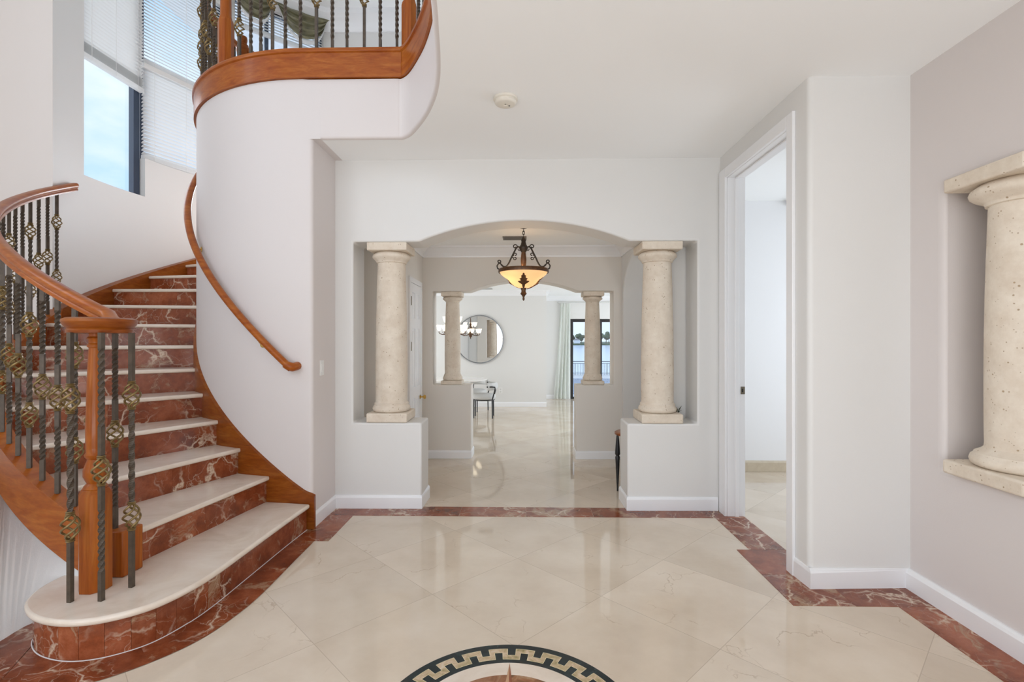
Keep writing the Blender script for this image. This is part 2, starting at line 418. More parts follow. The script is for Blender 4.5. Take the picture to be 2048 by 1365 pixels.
# ------------------------------------------------------------------ layout constants (metres)
CX, CY = -1.75, 5.54                   # axis of the curved stair
RI, RO = 1.57, 2.90                    # drum wall / outer wall radius
RISE = 0.206
def th_n(n): return 90.65 - 10.05*(n-1)
def zs(th): return RISE*(1 + (90.65 - th)/10.05)
def pol(r, th, z=0.0): return Vector((CX - r*math.cos(R(th)), CY - r*math.sin(R(th)), z))
CEIL, UP, TOP = 3.09, 3.72, 6.75

# ------------------------------------------------------------------ setting: floors
bm = bmnew(); box(bm, -6.0, 5.0, -2.6, 13.0, -0.15, 0.0); struct('floor', bm, M['floor'])

def strip(bm, x0, x1, y0, y1, along, step=0.46):
    n = max(1, round(((x1-x0) if along == 'X' else (y1-y0))/step)); g = 0.0012
    for i in range(n):
        if along == 'X':
            a, b = x0 + (x1-x0)*i/n, x0 + (x1-x0)*(i+1)/n; box(bm, a+g, b-g, y0, y1, -0.004, 0.0025)
        else:
            a, b = y0 + (y1-y0)*i/n, y0 + (y1-y0)*(i+1)/n; box(bm, x0, x1, a+g, b-g, -0.004, 0.0025)
bm = bmnew()
strip(bm, -1.68, 1.74, 4.265, 4.50, 'X', 0.62)
strip(bm, -1.725, -1.44, 3.716, 4.265, 'Y')
strip(bm, 1.615, 1.87, 3.628, 4.265, 'Y'); strip(bm, 1.74, 1.87, 4.265, 4.32, 'Y')
strip(bm, 1.523, 1.87, 2.872, 3.628, 'Y'); strip(bm, 1.87, 2.335, 2.872, 3.10, 'X')
strip(bm, 2.105, 2.335, -2.1, 2.872, 'Y', 0.6)
# curved band round the bottom step
inner = cr([(-1.735, 3.716, 0), (-1.735, 3.60, 0), (-1.735, 3.40, 0), (-1.735, 2.90, 0), (-1.755, 2.64, 0), (-1.83, 2.45, 0), (-1.95, 2.345, 0), (-2.08, 2.305, 0), (-2.21, 2.32, 0), (-2.33, 2.37, 0), (-2.45, 2.47, 0), (-2.50, 2.60, 0)], 4)
outer = cr([(-1.545, 3.716, 0), (-1.542, 3.60, 0), (-1.540, 3.40, 0), (-1.532, 2.95, 0), (-1.550, 2.72, 0), (-1.60, 2.50, 0), (-1.70, 2.33, 0), (-1.855, 2.178, 0), (-2.05, 2.08, 0), (-2.20, 2.03, 0), (-2.34, 1.95, 0), (-2.36, 1.75, 0)], 4)
inn2 = resample(inner + [Vector((-2.50, 2.70, 0)), Vector((-2.592, 2.615, 0)), Vector((-2.597, 2.44, 0)), Vector((-2.61, 2.25, 0)), Vector((-2.61, 1.75, 0))], 0.02)
out2 = resample(outer, 0.02)
def near(p): return min(range(len(out2)), key=lambda k: (out2[k]-p).length)
cuts = list(range(0, len(inn2)-8, 22)) + [len(inn2)-1]; oc = [0] + [near(inn2[c]) for c in cuts[1:-1]] + [len(out2)-1]
for k in range(1, len(oc)): oc[k] = max(oc[k], oc[k-1]+1)
oc[-1] = len(out2)-1
for k in range(len(cuts)-1):
    slab = inn2[cuts[k]:cuts[k+1]+1] + list(reversed(out2[oc[k]:oc[k+1]+1]))
    bm.faces.new([bm.verts.new((p.x, p.y, 0.0025)) for p in slab])
strip(bm, -2.60, -2.36, -2.1, 1.75, 'Y', 0.6)
struct('trim_1', bm, M['red'])

# ------------------------------------------------------------------ setting: walls around the foyer
def arch_pts(x0, x1, z0, rise, n=24):
    w = (x1-x0)/2; c = (x0+x1)/2; rad = (w*w + rise*rise)/(2*rise); zc = z0 + rise - rad
    a = math.asin(w/rad)
    return [(c + rad*math.sin(-a + 2*a*i/n), zc + rad*math.cos(-a + 2*a*i/n)) for i in range(n+1)]

bm = bmnew()
pts = [(-1.72, 0), (-0.894, 0), (-0.894, 0.758), (-1.506, 0.758), (-1.506, 2.365), (-0.93, 2.365)] + arch_pts(-0.915, 0.935, 2.367, 0.182)[0:] + \
      [(0.95, 2.365), (1.532, 2.365), (1.532, 0.758), (0.92, 0.758), (0.92, 0), (1.745, 0), (1.745, 3.12), (-1.72, 3.12)]
prism(bm, pts, 'Y', 4.455, 4.785)
struct('wall_back', bm, M['wall'], bevel=0.016, seg=3)

# drum (curved inner stair wall), its flat return and the side of the passage
def arcwall(bm, r0, r1, t0, t1, z0, z1, n=48):
    V = []
    for i in range(n+1):
        t = t0 + (t1-t0)*i/n
        V.append([bm.verts.new(pol(r, t, z)) for r, z in ((r1, z0), (r1, z1), (r0, z1), (r0, z0))])
    for a, b in zip(V, V[1:]):
        for k in range(4): bm.faces.new((a[k], b[k], b[(k+1) % 4], a[(k+1) % 4]))
    bm.faces.new(V[0]); bm.faces.new(list(reversed(V[-1])))
bm = bmnew()
out = [tuple(pol(RI, t)[:2]) for t in [-80 + 170*i/72 for i in range(73)]]
cor = [(-1.665-0.03+0.03*math.sin(a), 3.97+0.03-0.03*math.cos(a)) for a in [PI/2*i/5 for i in range(6)]]
inn = [tuple(pol(RI-0.12, t)[:2]) for t in [90 - 170*i/72 for i in range(73)]]
tail = [(-1.665, 4.47), (-1.78, 4.47), (-1.78, 4.11)] + inn[1:]
V1 = [[bm.verts.new((p[0], p[1], z)) for p in out + cor + tail] for z in (0, CEIL)]
n_ = len(V1[0]); bm.faces.new(V1[0]); bm.faces.new(V1[1])
for i in range(n_): bm.faces.new((V1[0][i], V1[1][i], V1[1][(i+1) % n_], V1[0][(i+1) % n_]))
prism(bm, out + [(-1.60, 3.97), (-1.60, 4.47)] + tail[1:], 'Z', CEIL, 3.56)
struct('wall_left', bm, M['wall_shaded'], smooth=40)

# right-hand side: door wall, return and the wall with the niche
bm = bmnew(); pts = [(3.3065, 2.875), (4.31, 2.875), (4.31, 0), (4.46, 0), (4.46, 3.12), (3.3065, 3.12)]
prism(bm, pts, 'X', 1.73, 1.87); 
struct('wall_right', bm, M['wall'])
bm = bmnew(); rr_ = 0.03
pts = [(1.73, 3.307)] + [(1.73+rr_-rr_*math.cos(a), 3.09+rr_-rr_*math.sin(a)) for a in [PI/2*i/6 for i in range(7)]] + [(2.40, 3.09), (2.40, 3.24), (1.87, 3.24), (1.87, 3.307)]
prism(bm, pts, 'Z', 0, 3.12); struct('wall_side', bm, M['wall'], smooth=40)
bm = bmnew()
pts = [(-2.4, 0), (3.16, 0), (3.16, 3.12), (-2.4, 3.12)]
NY0, NY1 = 1.62, 2.858
# wall with a rectangular niche: four pieces around the opening, made as one mesh
def frame_wall(bm, axis, a, b, u0, u1, z0, z1, hu0, hu1, hz0, hz1):
    for (p0, p1, q0, q1) in ((u0, hu0, z0, z1), (hu1, u1, z0, z1), (hu0, hu1, z0, hz0), (hu0, hu1, hz1, z1)):
        if axis == 'X': box(bm, a, b, p0, p1, q0, q1)
        else: box(bm, p0, p1, a, b, q0, q1)
def holed_plate(bm, axis, a, b, u0, u1, z0, z1, holes):
    """a plate with rectangular holes, merged into a clean grid"""
    us = sorted({u0, u1, *[h[0] for h in holes], *[h[1] for h in holes]}); zz = sorted({z0, z1, *[h[2] for h in holes], *[h[3] for h in holes]})
    def solid(i, j):
        if i < 0 or j < 0 or i >= len(us)-1 or j >= len(zz)-1: return False
        cu, cz = (us[i]+us[i+1])/2, (zz[j]+zz[j+1])/2
        return not any(h[0] < cu < h[1] and h[2] < cz < h[3] for h in holes)
    cache = {}
    def V(i, j, s):
        k = (i, j, s)
        if k not in cache:
            t = a if s == 0 else b
            cache[k] = bm.verts.new((t, us[i], zz[j]) if axis == 'X' else (us[i], t, zz[j]))
        return cache[k]
    for i in range(len(us)-1):
        for j in range(len(zz)-1):
            if not solid(i, j): continue
            bm.faces.new((V(i,j,0), V(i+1,j,0), V(i+1,j+1,0), V(i,j+1,0)))
            bm.faces.new((V(i,j,1), V(i,j+1,1), V(i+1,j+1,1), V(i+1,j,1)))
            for (di, dj, e) in ((-1,0,((i,j),(i,j+1))), (1,0,((i+1,j),(i+1,j+1))), (0,-1,((i,j),(i+1,j))), (0,1,((i,j+1),(i+1,j+1)))):
                if not solid(i+di, j+dj):
                    (p, q) = e
                    bm.faces.new((V(*p,0), V(*q,0), V(*q,1), V(*p,1)))
bm2 = bmnew()
holed_plate(bm2, 'X', 2.335, 2.70, -2.3, 3.16, 0, 3.12, [(NY0, NY1, 0.775, 2.365)])
bm.free()
struct('wall_right_niche', bm2, M['wall_shaded'], bevel=0.03, seg=4)
bm = bmnew(); box(bm, 2.68, 2.78, 1.4, 3.05, 0.6, 2.5); struct('wall_niche_back', bm, M['wall'])

# wall behind the camera, unseen openings sized for soft light, and far left walls
bm = bmnew()
holed_plate(bm, 'Y', -2.4, -2.2, -5.5, 2.5, 0, TOP, [(-4.9, -2.9, 0.3, 2.9), (-2.5, -1.0, 0.05, 2.9), (-0.8, 2.1, 0.05, 2.9), (-4.9, -0.7, 3.5, 6.4)])
struct('wall_front', bm, M['wall'])
bm = bmnew(); holed_plate(bm, 'X', -5.5, -5.3, -2.4, 5.0, 0, TOP, [(-1.2, 2.6, 3.4, 6.3)]); struct('wall_far_left', bm, M['wall'])
bm = bmnew(); prism(bm, [(-5.5, 4.80), (-4.5535, 4.80), (-4.615, 5.0), (-5.5, 5.0)], 'Z', 0, TOP); struct('wall_stair_end', bm, M['wall_lit'])

# curved outer stair wall with window openings
W1 = (5.9, -10.4, 3.24, 6.30); W2 = (-10.4, -31.5, 3.71, 6.30); W4 = (-33.0, -56.0, 2.95, 4.05); W3 = (-34.5, -60.0, 4.30, 6.50)  # the low opening behind the drum is unseen, added to carry fill light
def outer_wall():
    bm = bmnew()
    ths = sorted({14.8, 10.9, -62.0, W1[0], W1[1], W2[0], W2[1], W3[0], W3[1], W4[0], W4[1], *[8.9 - 70.9*i/36 for i in range(37)]}, reverse=True)
    zz = [0, 2.75, 2.95, 3.24, 3.71, 4.05, 4.30, 6.30, 6.50, TOP]
    def solid(i, j):
        if i < 0 or j < 0 or i >= len(ths)-1 or j >= len(zz)-1: return False
        t, z = (ths[i]+ths[i+1])/2, (zz[j]+zz[j+1])/2
        if z < 2.75 and t < -50: return False
        return not any(w[1] < t < w[0] and w[2] < z < w[3] for w in (W1, W2, W3, W4))
    cache = {}
    def V(i, j, s):
        if (i, j, s) not in cache: cache[(i, j, s)] = bm.verts.new(pol(RO if s == 0 else RO+0.22, ths[i] - (3.5 if s and i == 0 else 0), zz[j]))
        return cache[(i, j, s)]
    for i in range(len(ths)-1):
        for j in range(len(zz)-1):
            if not solid(i, j): continue
            bm.faces.new((V(i,j,0), V(i+1,j,0), V(i+1,j+1,0), V(i,j+1,0))); bm.faces.new((V(i,j,1), V(i,j+1,1), V(i+1,j+1,1), V(i+1,j,1)))
            for (di, dj, p, q) in ((-1,0,(i,j),(i,j+1)), (1,0,(i+1,j),(i+1,j+1)), (0,-1,(i,j),(i+1,j)), (0,1,(i,j+1),(i+1,j+1))):
                if not solid(i+di, j+dj): bm.faces.new((V(*p,0), V(*q,0), V(*q,1), V(*p,1)))
    struct('wall_stair_curved', bm, M['wall'], smooth=35)
outer_wall()
bm = bmnew(); box(bm, -3.25, 3.2, 8.10, 8.32, 2.75, TOP); struct('wall_upper_back', bm, M['wall'])
bm = bmnew(); box(bm, 3.0, 3.2, -2.4, 8.2, 3.0, TOP); struct('wall_upper_right', bm, M['wall'])

# ceilings
edge = cr([(-0.99, 3.97, 0), (-0.955, 3.97, 0), (-0.885, 3.90, 0), (-0.79, 3.74, 0), (-0.685, 3.53, 0), (-0.59, 3.28, 0), (-0.530, 3.05, 0), (-0.492, 2.83, 0), (-0.462, 2.6, 0), (-0.43, 2.33, 0), (-0.40, 1.9, 0), (-0.385, 1.2, 0), (-0.38, 0.2, 0), (-0.38, -2.25, 0)], 4)
def inset(pts, d):
    res = []
    for i, p in enumerate(pts):
        t = (pts[min(i+1, len(pts)-1)] - pts[max(i-1, 0)]).normalized(); res.append(p + Vector((-t.y, t.x, 0))*d)
    return res
epts = [(-1.60, 4.00)] + [(p.x, p.y) for p in inset(edge, 0.03)]
bm = bmnew()
sweep(bm, [Vector((-1.60, 3.97, 0)), Vector((-1.3, 3.97, 0))] + edge, [(-0.03, CEIL), (-0.022, CEIL), (-0.012, CEIL+0.003), (-0.004, CEIL+0.010), (0, CEIL+0.024), (0, 3.56), (-0.03, 3.56)])
struct('wall_balcony_edge', bm, M['wall_shaded'], smooth=50)
bm = bmnew()
prism(bm, epts + [(2.55, -2.25), (2.55, 4.47), (-1.60, 4.47)], 'Z', CEIL, 3.56)
struct('ceiling', bm, M['ceil'])
bm = bmnew()
disc = [tuple(pol(RI-0.005, t)[:2]) for t in [-80 + 170*i/48 for i in range(49)]]
prism(bm, disc + [(p[0], p[1]-0.0) for p in epts] + [(3.05, -2.25), (3.05, 8.1), (CX + 0.3, 8.1), (CX-0.25, 7.3)], 'Z', 3.5605, UP)
struct('floor_upper', bm, M['wall'])
bm = bmnew(); box(bm, -5.6, 3.3, -2.5, 9.2, TOP, TOP+0.2); struct('ceiling_upper', bm, M['ceil'])
# crown round the upper room
bm = bmnew()
crown = [(0, 0), (0.03, 0.0), (0.04, 0.05), (0.10, 0.16), (0.16, 0.22), (0.16, 0.30), (0, 0.30)]
path = [pol(RO, 14.8 - 76.8*i/40, 6.45) for i in range(41)] + [Vector((-2.5, 8.10, 6.45)), Vector((3.0, 8.10, 6.45))]
sweep(bm, path, crown); struct('trim_2', bm, M['trim'], smooth=30)

# cherry fascia along the balcony edge
bm = bmnew()
fpath = [pol(RI, -60 + 150*i/70, 0) for i in range(71)] + [Vector((-1.5, 3.97, 0)), Vector((-1.2, 3.97, 0))] + \
        [Vector(p) for p in edge[4:]]
fpath = [p for i, p in enumerate(fpath) if i == 0 or (p - fpath[i-1]).length > 0.012]
prof = [(-0.06, 3.567), (0.022, 3.567), (0.022, 3.757), (0.034, 3.765), (0.036, 3.785), (0.028, 3.797), (-0.06, 3.80)]
sweep(bm, fpath, prof)
struct('trim_3', bm, M['woodh'], smooth=50)

# ------------------------------------------------------------------ baseboards
def base_profile(h=0.118, t=0.016): return [(0, 0), (t, 0), (t, h-0.022), (t*0.75, h-0.010), (t*0.35, h), (0, h)]
def baseboard(name, path, mat=None, h=0.118, t=0.016):
    bm = bmnew(); sweep(bm, [Vector((p[0], p[1], 0.001)) for p in path], base_profile(h, t)); return struct(name, bm, mat or M['trim'])
def bb_pieces(name, segs, h=0.118, t=0.016, mat=None):
    """straight baseboard lengths with mitred overlap, one object per run"""
    bm = bmnew()
    for a, b in segs: sweep(bm, [Vector((a[0], a[1], 0.001)), Vector((b[0], b[1], 0.001))], base_profile(h, t))
    return struct(name, bm, mat or M['trim'])
def vv(p): return Vector((p[0], p[1], 0.0))
baseboard('baseboard_left', [(-1.665, 3.985), (-1.665, 4.455), (-0.894, 4.455), (-0.894, 4.77)])
baseboard('baseboard_back', [(0.92, 4.77), (0.92, 4.455), (1.708, 4.455)])
baseboard('baseboard_right', [(1.73, 3.235), (1.73, 3.09), (2.335, 3.09), (2.335, -2.2)])

# ------------------------------------------------------------------ study doorway and the room behind it
bm = bmnew()
def casing(bm, y0, y1, z0, z1): box(bm, 1.708, 1.731, y0, y1, z0, z1)
box(bm, 1.708, 1.73, 3.235, 3.312, 0, 2.95); box(bm, 1.708, 1.73, 4.305, 4.43, 0, 2.95); box(bm, 1.708, 1.73, 3.312, 4.305, 2.868, 2.95)
box(bm, 1.73, 1.88, 3.300, 3.312, 0, 2.88); box(bm, 1.73, 1.88, 4.303, 4.318, 0, 2.88); box(bm, 1.73, 1.88, 3.312, 4.303, 2.866, 2.88)
box(bm, 1.79, 1.825, 3.312, 3.324, 0, 2.866); box(bm, 1.79, 1.825, 4.291, 4.303, 0, 2.866); box(bm, 1.79, 1.825, 3.324, 4.291, 2.854, 2.866)
door1 = struct('door_1', bm, M['trim'], bevel=0.004, seg=2)
bm = bmnew(); box(bm, 1.840, 1.876, 4.2985, 4.3035, 1.035, 1.10)
sp = obj('strike_plate', bm, M['strike'], door1, bevel=0.004); sp['label'] = 'dull bronze strike plate'
bm = bmnew(); box(bm, 1.848, 1.860, 4.2975, 4.299, 1.052, 1.082); obj('latch_hole', bm, M['black'], sp)
bm = bmnew(); box(bm, 1.87, 4.6, 5.78, 5.9, 0, 3.12); struct('wall_study_back', bm, M['trim'])
bm = bmnew(); box(bm, 1.875, 4.6, 3.10, 3.24, 0, 3.12); struct('wall_study_front', bm, M['wall'])
bm = bmnew(); holed_plate(bm, 'X', 4.6, 4.75, 3.1, 5.9, 0, 3.12, [(3.3, 5.4, 0.4, 2.8)]); struct('wall_study_side', bm, M['wall'])
bm = bmnew(); box(bm, 1.86, 4.75, 3.2, 5.9, 3.07, 3.2); struct('ceiling_study', bm, M['ceil'])
bm = bmnew(); box(bm, 1.87, 1.88, 4.46, 5.8, 0, 3.1); struct('wall_study_left', bm, M['wall'])
bb_pieces('baseboard_study', [((4.6, 5.78), (1.88, 5.78))], h=0.125, t=0.018, mat=M['travertine'])
# flip so the board stands in the room
o = bpy.data.objects['baseboard_study']
for v in o.data.vertices:
    if v.co.y > 5.78: v.co.y = 5.78 - (v.co.y - 5.78)
for p in list(o.data.polygons): p.flip()

# ------------------------------------------------------------------ hall between the two arches
HY0, HY1 = 4.785, 6.34
bm = bmnew(); box(bm, -1.9, 1.862, 4.47, 6.64, 2.66, 2.80); box(bm, 1.862, 4.7, 5.905, 6.64, 2.66, 2.80); struct('ceiling_hall', bm, M['ceil'])
bm = bmnew(); box(bm, -1.40, -1.26, 5.25, 6.34, 0, 2.7); struct('wall_hall_left', bm, M['beige'])
bm = bmnew(); box(bm, -1.80, -1.39, 5.255, 5.40, 0, 2.7); struct('wall_hall_jog', bm, M['beige'])
bm = bmnew(); box(bm, -1.80, -1.66, 4.475, 5.26, 0, 2.7); struct('wall_hall_stub', bm, M['beige'])
bm = bmnew()
apts = [(p[0], p[1]) for p in arch_pts(5.05, 6.27, 2.10, 0.36, 20)]
prism(bm, [(4.79, 0), (5.05, 0)] + apts + [(6.27, 0), (6.34, 0), (6.34, 2.7), (4.79, 2.7)], 'X', 1.24, 1.56)
struct('wall_hall_right', bm, M['wall'], bevel=0.012)
bm = bmnew(); box(bm, 1.80, 1.865, 4.79, 5.90, 0, 2.7); box(bm, 1.5, 4.7, 6.29, 6.335, 0, 2.7); box(bm, 1.80, 4.7, 5.90, 5.95, 0, 2.7)
struct('wall_corridor', bm, M['wall'])
bm = bmnew()
pts = [(-1.42, 0), (-0.647, 0), (-0.647, 0.925), (-1.131, 0.925), (-1.131, 2.105), (-0.675, 2.105)] + arch_pts(-0.66, 0.685, 2.107, 0.130) + \
      [(0.70, 2.105), (1.137, 2.105), (1.137, 0.925), (0.672, 0.925), (0.672, 0), (1.30, 0), (1.30, 2.7), (-1.42, 2.7)]
prism(bm, pts, 'Y', 6.34, 6.62)
struct('wall_hall_back', bm, M['beige'], bevel=0.012, seg=3)
def crown_run(name, path, z, h=0.14, d=0.11):
    bm = bmnew()
    prof = [(0, 0), (0.012, 0), (0.016, 0.018), (d*0.35, h*0.42), (d*0.8, h*0.80), (d, h*0.86), (d, h), (0, h)]
    for a, b in path: sweep(bm, [Vector((a[0], a[1], z)), Vector((b[0], b[1], z))], prof)
    return struct(name, bm, M['trim'])
crown_run('trim_4', [((-1.26, 6.34), (1.24, 6.34)), ((-1.26, 5.25), (-1.26, 6.34)), ((1.24, 6.34), (1.24, 4.79))], 2.53, 0.13, 0.11)
baseboard('baseboard_hall_left', [(-1.26, 6.228), (-1.26, 6.34), (-0.647, 6.34), (-0.647, 6.61)], h=0.10, t=0.014)
baseboard('baseboard_hall_right', [(0.672, 6.61), (0.672, 6.34), (1.24, 6.34)], h=0.10, t=0.014)

# closet door in the hall (six panels)
bm = bmnew()
for (y0, y1, z0, z1) in ((5.545, 5.605, 0, 2.20), (6.165, 6.225, 0, 2.20), (5.605, 6.165, 2.14, 2.20)): box(bm, -1.262, -1.240, y0, y1, z0, z1)
door2 = struct('door_2', bm, M['trim'], bevel=0.004)
bm = bmnew(); holes = []
for (z0, z1) in ((0.20, 0.82), (0.95, 1.62), (1.74, 2.03)):
    for (y0, y1) in ((5.685, 5.845), (5.925, 6.085)): holes.append((y0, y1, z0, z1))
holed_plate(bm, 'X', -1.262, -1.246, 5.608, 6.162, 0.01, 2.137, holes)
for (y0, y1, z0, z1) in holes: box(bm, -1.262, -1.256, y0, y1, z0, z1); box(bm, -1.262, -1.250, y0+0.03, y1-0.03, z0+0.03, z1-0.03)
obj('door_leaf', bm, M['trim'], door2, bevel=0.003)
bm = bmnew()
lathe(bm, [(0.024, 0), (0.026, 0.006), (0.010, 0.012), (0.009, 0.035), (0.022, 0.045), (0.027, 0.058), (0.020, 0.070), (0.004, 0.074)], seg=20)
bmesh.ops.rotate(bm, verts=bm.verts, cent=(0, 0, 0), matrix=Matrix.Rotation(PI/2, 3, 'Y')); bmesh.ops.translate(bm, verts=bm.verts, vec=(-1.246, 6.11, 0.80))
h = obj('door_knob', bm, M['brass'], door2, smooth=True); h['label'] = 'polished brass knob'
for z in (0.35, 1.42, 1.93):
    bm = bmnew(); tube(bm, [(-1.240, 5.603, z-0.05), (-1.240, 5.603, z+0.05)], 0.008, 8); h = obj('hinge', bm, M['strike'], door2, smooth=True); h['label'] = 'dull bronze hinge'

# ------------------------------------------------------------------ living and dining room
LC = 2.58
bm = bmnew(); box(bm, -4.8, 4.8, 8.60, 13.0, LC, LC+0.15); box(bm, -1.72, 4.8, 6.60, 8.60, LC, LC+0.15); struct('ceiling_living', bm, M['ceil'])
bm = bmnew(); box(bm, -4.8, 0.525, 11.2, 11.4, 0, LC+0.05); box(bm, 0.40, 0.525, 11.35, 12.72, 0, LC+0.05); struct('wall_dining', bm, M['wall'])
bm = bmnew(); holed_plate(bm, 'Y', 12.7, 12.9, 0.40, 4.7, 0, LC+0.05, [(1.20, 4.0, 0, 2.01)]); struct('wall_living_back', bm, M['wall'])
bm = bmnew(); holed_plate(bm, 'X', -4.8, -4.65, 8.5, 11.4, 0, LC+0.05, [(8.8, 10.9, 0.3, 2.3)]); struct('wall_living_left', bm, M['wall'])
bm = bmnew(); holed_plate(bm, 'X', 4.6, 4.75, 6.3, 12.9, 0, LC+0.05, [(7.0, 12.2, 0.1, 2.3)]); struct('wall_living_right', bm, M['wall'])
bm = bmnew(); box(bm, -1.78, -1.41, 6.45, 6.60, 0, LC+0.05); box(bm, -1.78, -1.70, 6.62, 8.50, 0, LC+0.05); box(bm, -4.66, -1.70, 8.50, 8.59, 0, LC+0.05); box(bm, 1.29, 4.7, 6.45, 6.60, 0, LC+0.05); struct('wall_living_front', bm, M['wall'])
crown_run('trim_5', [((-4.6, 11.2), (0.525, 11.2)), ((0.525, 11.2), (0.525, 12.7)), ((0.525, 12.7), (4.6, 12.7))], LC-0.115, 0.115, 0.10)
baseboard('baseboard_living', [(-4.6, 11.2), (0.525, 11.2), (0.525, 12.7), (1.19, 12.7)], h=0.105, t=0.016)

# sliding glass door
bm = bmnew()
def dframe(x0, x1, y, w=0.075, d=0.06, z1=2.01):
    box(bm, x0, x0+w, y, y+d, 0, z1); box(bm, x1-w, x1, y, y+d, 0, z1); box(bm, x0+w, x1-w, y, y+d, z1-w, z1); box(bm, x0+w, x1-w, y, y+d, 0, 0.05)
dframe(1.195, 1.98, 12.72); door3 = struct('door_3', bm, M['blackframe'])
bm = bmnew(); dframe(1.93, 3.98, 12.80); obj('fixed_panel', bm, M['blackframe'], door3)
bm = bmnew(); box(bm, 1.27, 1.905, 12.748, 12.752, 0.05, 1.935); obj('pane', bm, M['glass'], door3)
bm = bmnew(); box(bm, 2.005, 3.905, 12.828, 12.832, 0.05, 1.935); obj('pane', bm, M['glass'], door3)

# curtain and rod
t = thing('curtain', 'pale sheer curtain bunched beside the black sliding door', 'curtain', (1.05, 12.62, 0.0))
bm = bmnew(); rows, cols = 24, 60; G = []
for i in range(rows+1):
    f = i/rows; z = 2.395*(1-f) + 0.015*f
    w = 0.13 + 0.085*f**1.3; row = []
    for k in range(cols+1):
        s = k/cols; x = 1.185 - w*2*(1-s)*0.95 - 0.0
        yy = 12.62 + (0.026 + 0.016*f)*math.sin(s*2*PI*4.0 + 0.5*math.sin(f*3)) + 0.02*math.sin(s*31 + f*4)
        row.append(bm.verts.new((x, yy, z)))
    G.append(row)
for a, b in zip(G, G[1:]):
    for k in range(cols): bm.faces.new((a[k], a[k+1], b[k+1], b[k]))
c = obj('curtain_panel', bm, M['curtain'], t, smooth=180)
t2 = thing('curtain_rod', 'thin pale curtain rod above the black sliding door', 'curtain rod', (2.5, 12.64, 2.42))
bm = bmnew(); tube(bm, [(0.86, 12.62, 2.42), (4.2, 12.62, 2.42)], 0.012, 10); obj('rod', bm, M['ventw'], t2, smooth=True)
for x in (0.9, 2.5, 4.1):
    bm = bmnew(); box(bm, x-0.012, x+0.012, 12.60, 12.70, 2.405, 2.418); obj('bracket', bm, M['ventw'], t2)

# ------------------------------------------------------------------ staircase
st = thing('staircase', 'curved staircase with red marble risers and cream marble treads', 'staircase', (-2.0, 3.2, 0.0))
NST = 14
foot = cr([(-1.695, 3.93, 0), (-1.712, 3.60, 0), (-1.727, 3.107, 0), (-1.738, 2.80, 0), (-1.765, 2.62, 0), (-1.83, 2.45, 0), (-1.95, 2.345, 0), (-2.08, 2.305, 0), (-2.21, 2.32, 0), (-2.33, 2.37, 0), (-2.43, 2.455, 0), (-2.485, 2.56, 0), (-2.495, 2.66, 0), (-2.48, 2.74, 0)], 10)
# bottom riser: one long slab, then narrow upright slabs round the bullnose
bm = bmnew()
i0 = min(range(len(foot)), key=lambda i: abs(foot[i].y - 2.98))
segs = [foot[:i0+1]]
rest = resample(foot[i0:], 0.100)
segs += [[rest[i], rest[i].lerp(rest[i+1], .5) if False else rest[i+1]] for i in range(len(rest)-1)]
for sgm in segs:
    ring = []
    n = len(sgm)
    for k, p in enumerate(sgm):
        tt = (sgm[min(k+1, n-1)] - sgm[max(k-1, 0)]).normalized(); lat = Vector((tt.y, -tt.x, 0))
        # travel runs toward the viewer, the room is on the left-hand side
        q = p + tt*(0.0008 if k == 0 else (-0.0008 if k == n-1 else 0))
        ring.append([bm.verts.new(q + Vector((0, 0, 0.001))), bm.verts.new(q + Vector((0, 0, RISE-0.034))), bm.verts.new(q + lat*0.02 + Vector((0, 0, RISE-0.034))), bm.verts.new(q + lat*0.02 + Vector((0, 0, 0.001)))])
    for a, b in zip(ring, ring[1:]):
        for k in range(4): bm.faces.new((a[k], a[(k+1) % 4], b[(k+1) % 4], b[k]))
    bm.faces.new(ring[0]); bm.faces.new(list(reversed(ring[-1])))
obj('riser', bm, M['red'], st)
bm = bmnew(); tube(bm, [p + Vector((0.003 if i < 40 else 0, -0.003 if i > 40 else 0, 0.002)) for i, p in enumerate(foot)], 0.0034, 6); obj('caulk_line', bm, M['caulk'], st)
# bottom tread, bullnosed
nose = cr([(-1.685, 3.95, 0), (-1.696, 3.88, 0), (-1.745, 3.487, 0), (-1.77, 3.117, 0), (-1.788, 2.848, 0)][:1] + [(-1.668, 3.93, 0), (-1.682, 3.60, 0), (-1.697, 3.107, 0), (-1.708, 2.79, 0), (-1.737, 2.60, 0), (-1.81, 2.425, 0), (-1.94, 2.315, 0), (-2.08, 2.275, 0), (-2.22, 2.29, 0), (-2.345, 2.345, 0), (-2.455, 2.44, 0), (-2.513, 2.56, 0), (-2.525, 2.66, 0), (-2.515, 2.75, 0)], 6)
nose = nose[6:]
bm = bmnew()
poly = [(p.x, p.y) for p in nose] + [tuple(pol(2.84, 79.0)[:2]), tuple(pol(1.585, 78.6)[:2]), tuple(pol(1.585, 86)[:2])]
prism(bm, poly, 'Z', RISE-0.034, RISE)
obj('tread', bm, M['tread'], st, bevel=0.014, seg=4)
def offs(p, th, d):      # move a point down-stair (towards larger theta) by d metres
    t = Vector((math.sin(R(th)), -math.cos(R(th)), 0)); return p + t*d
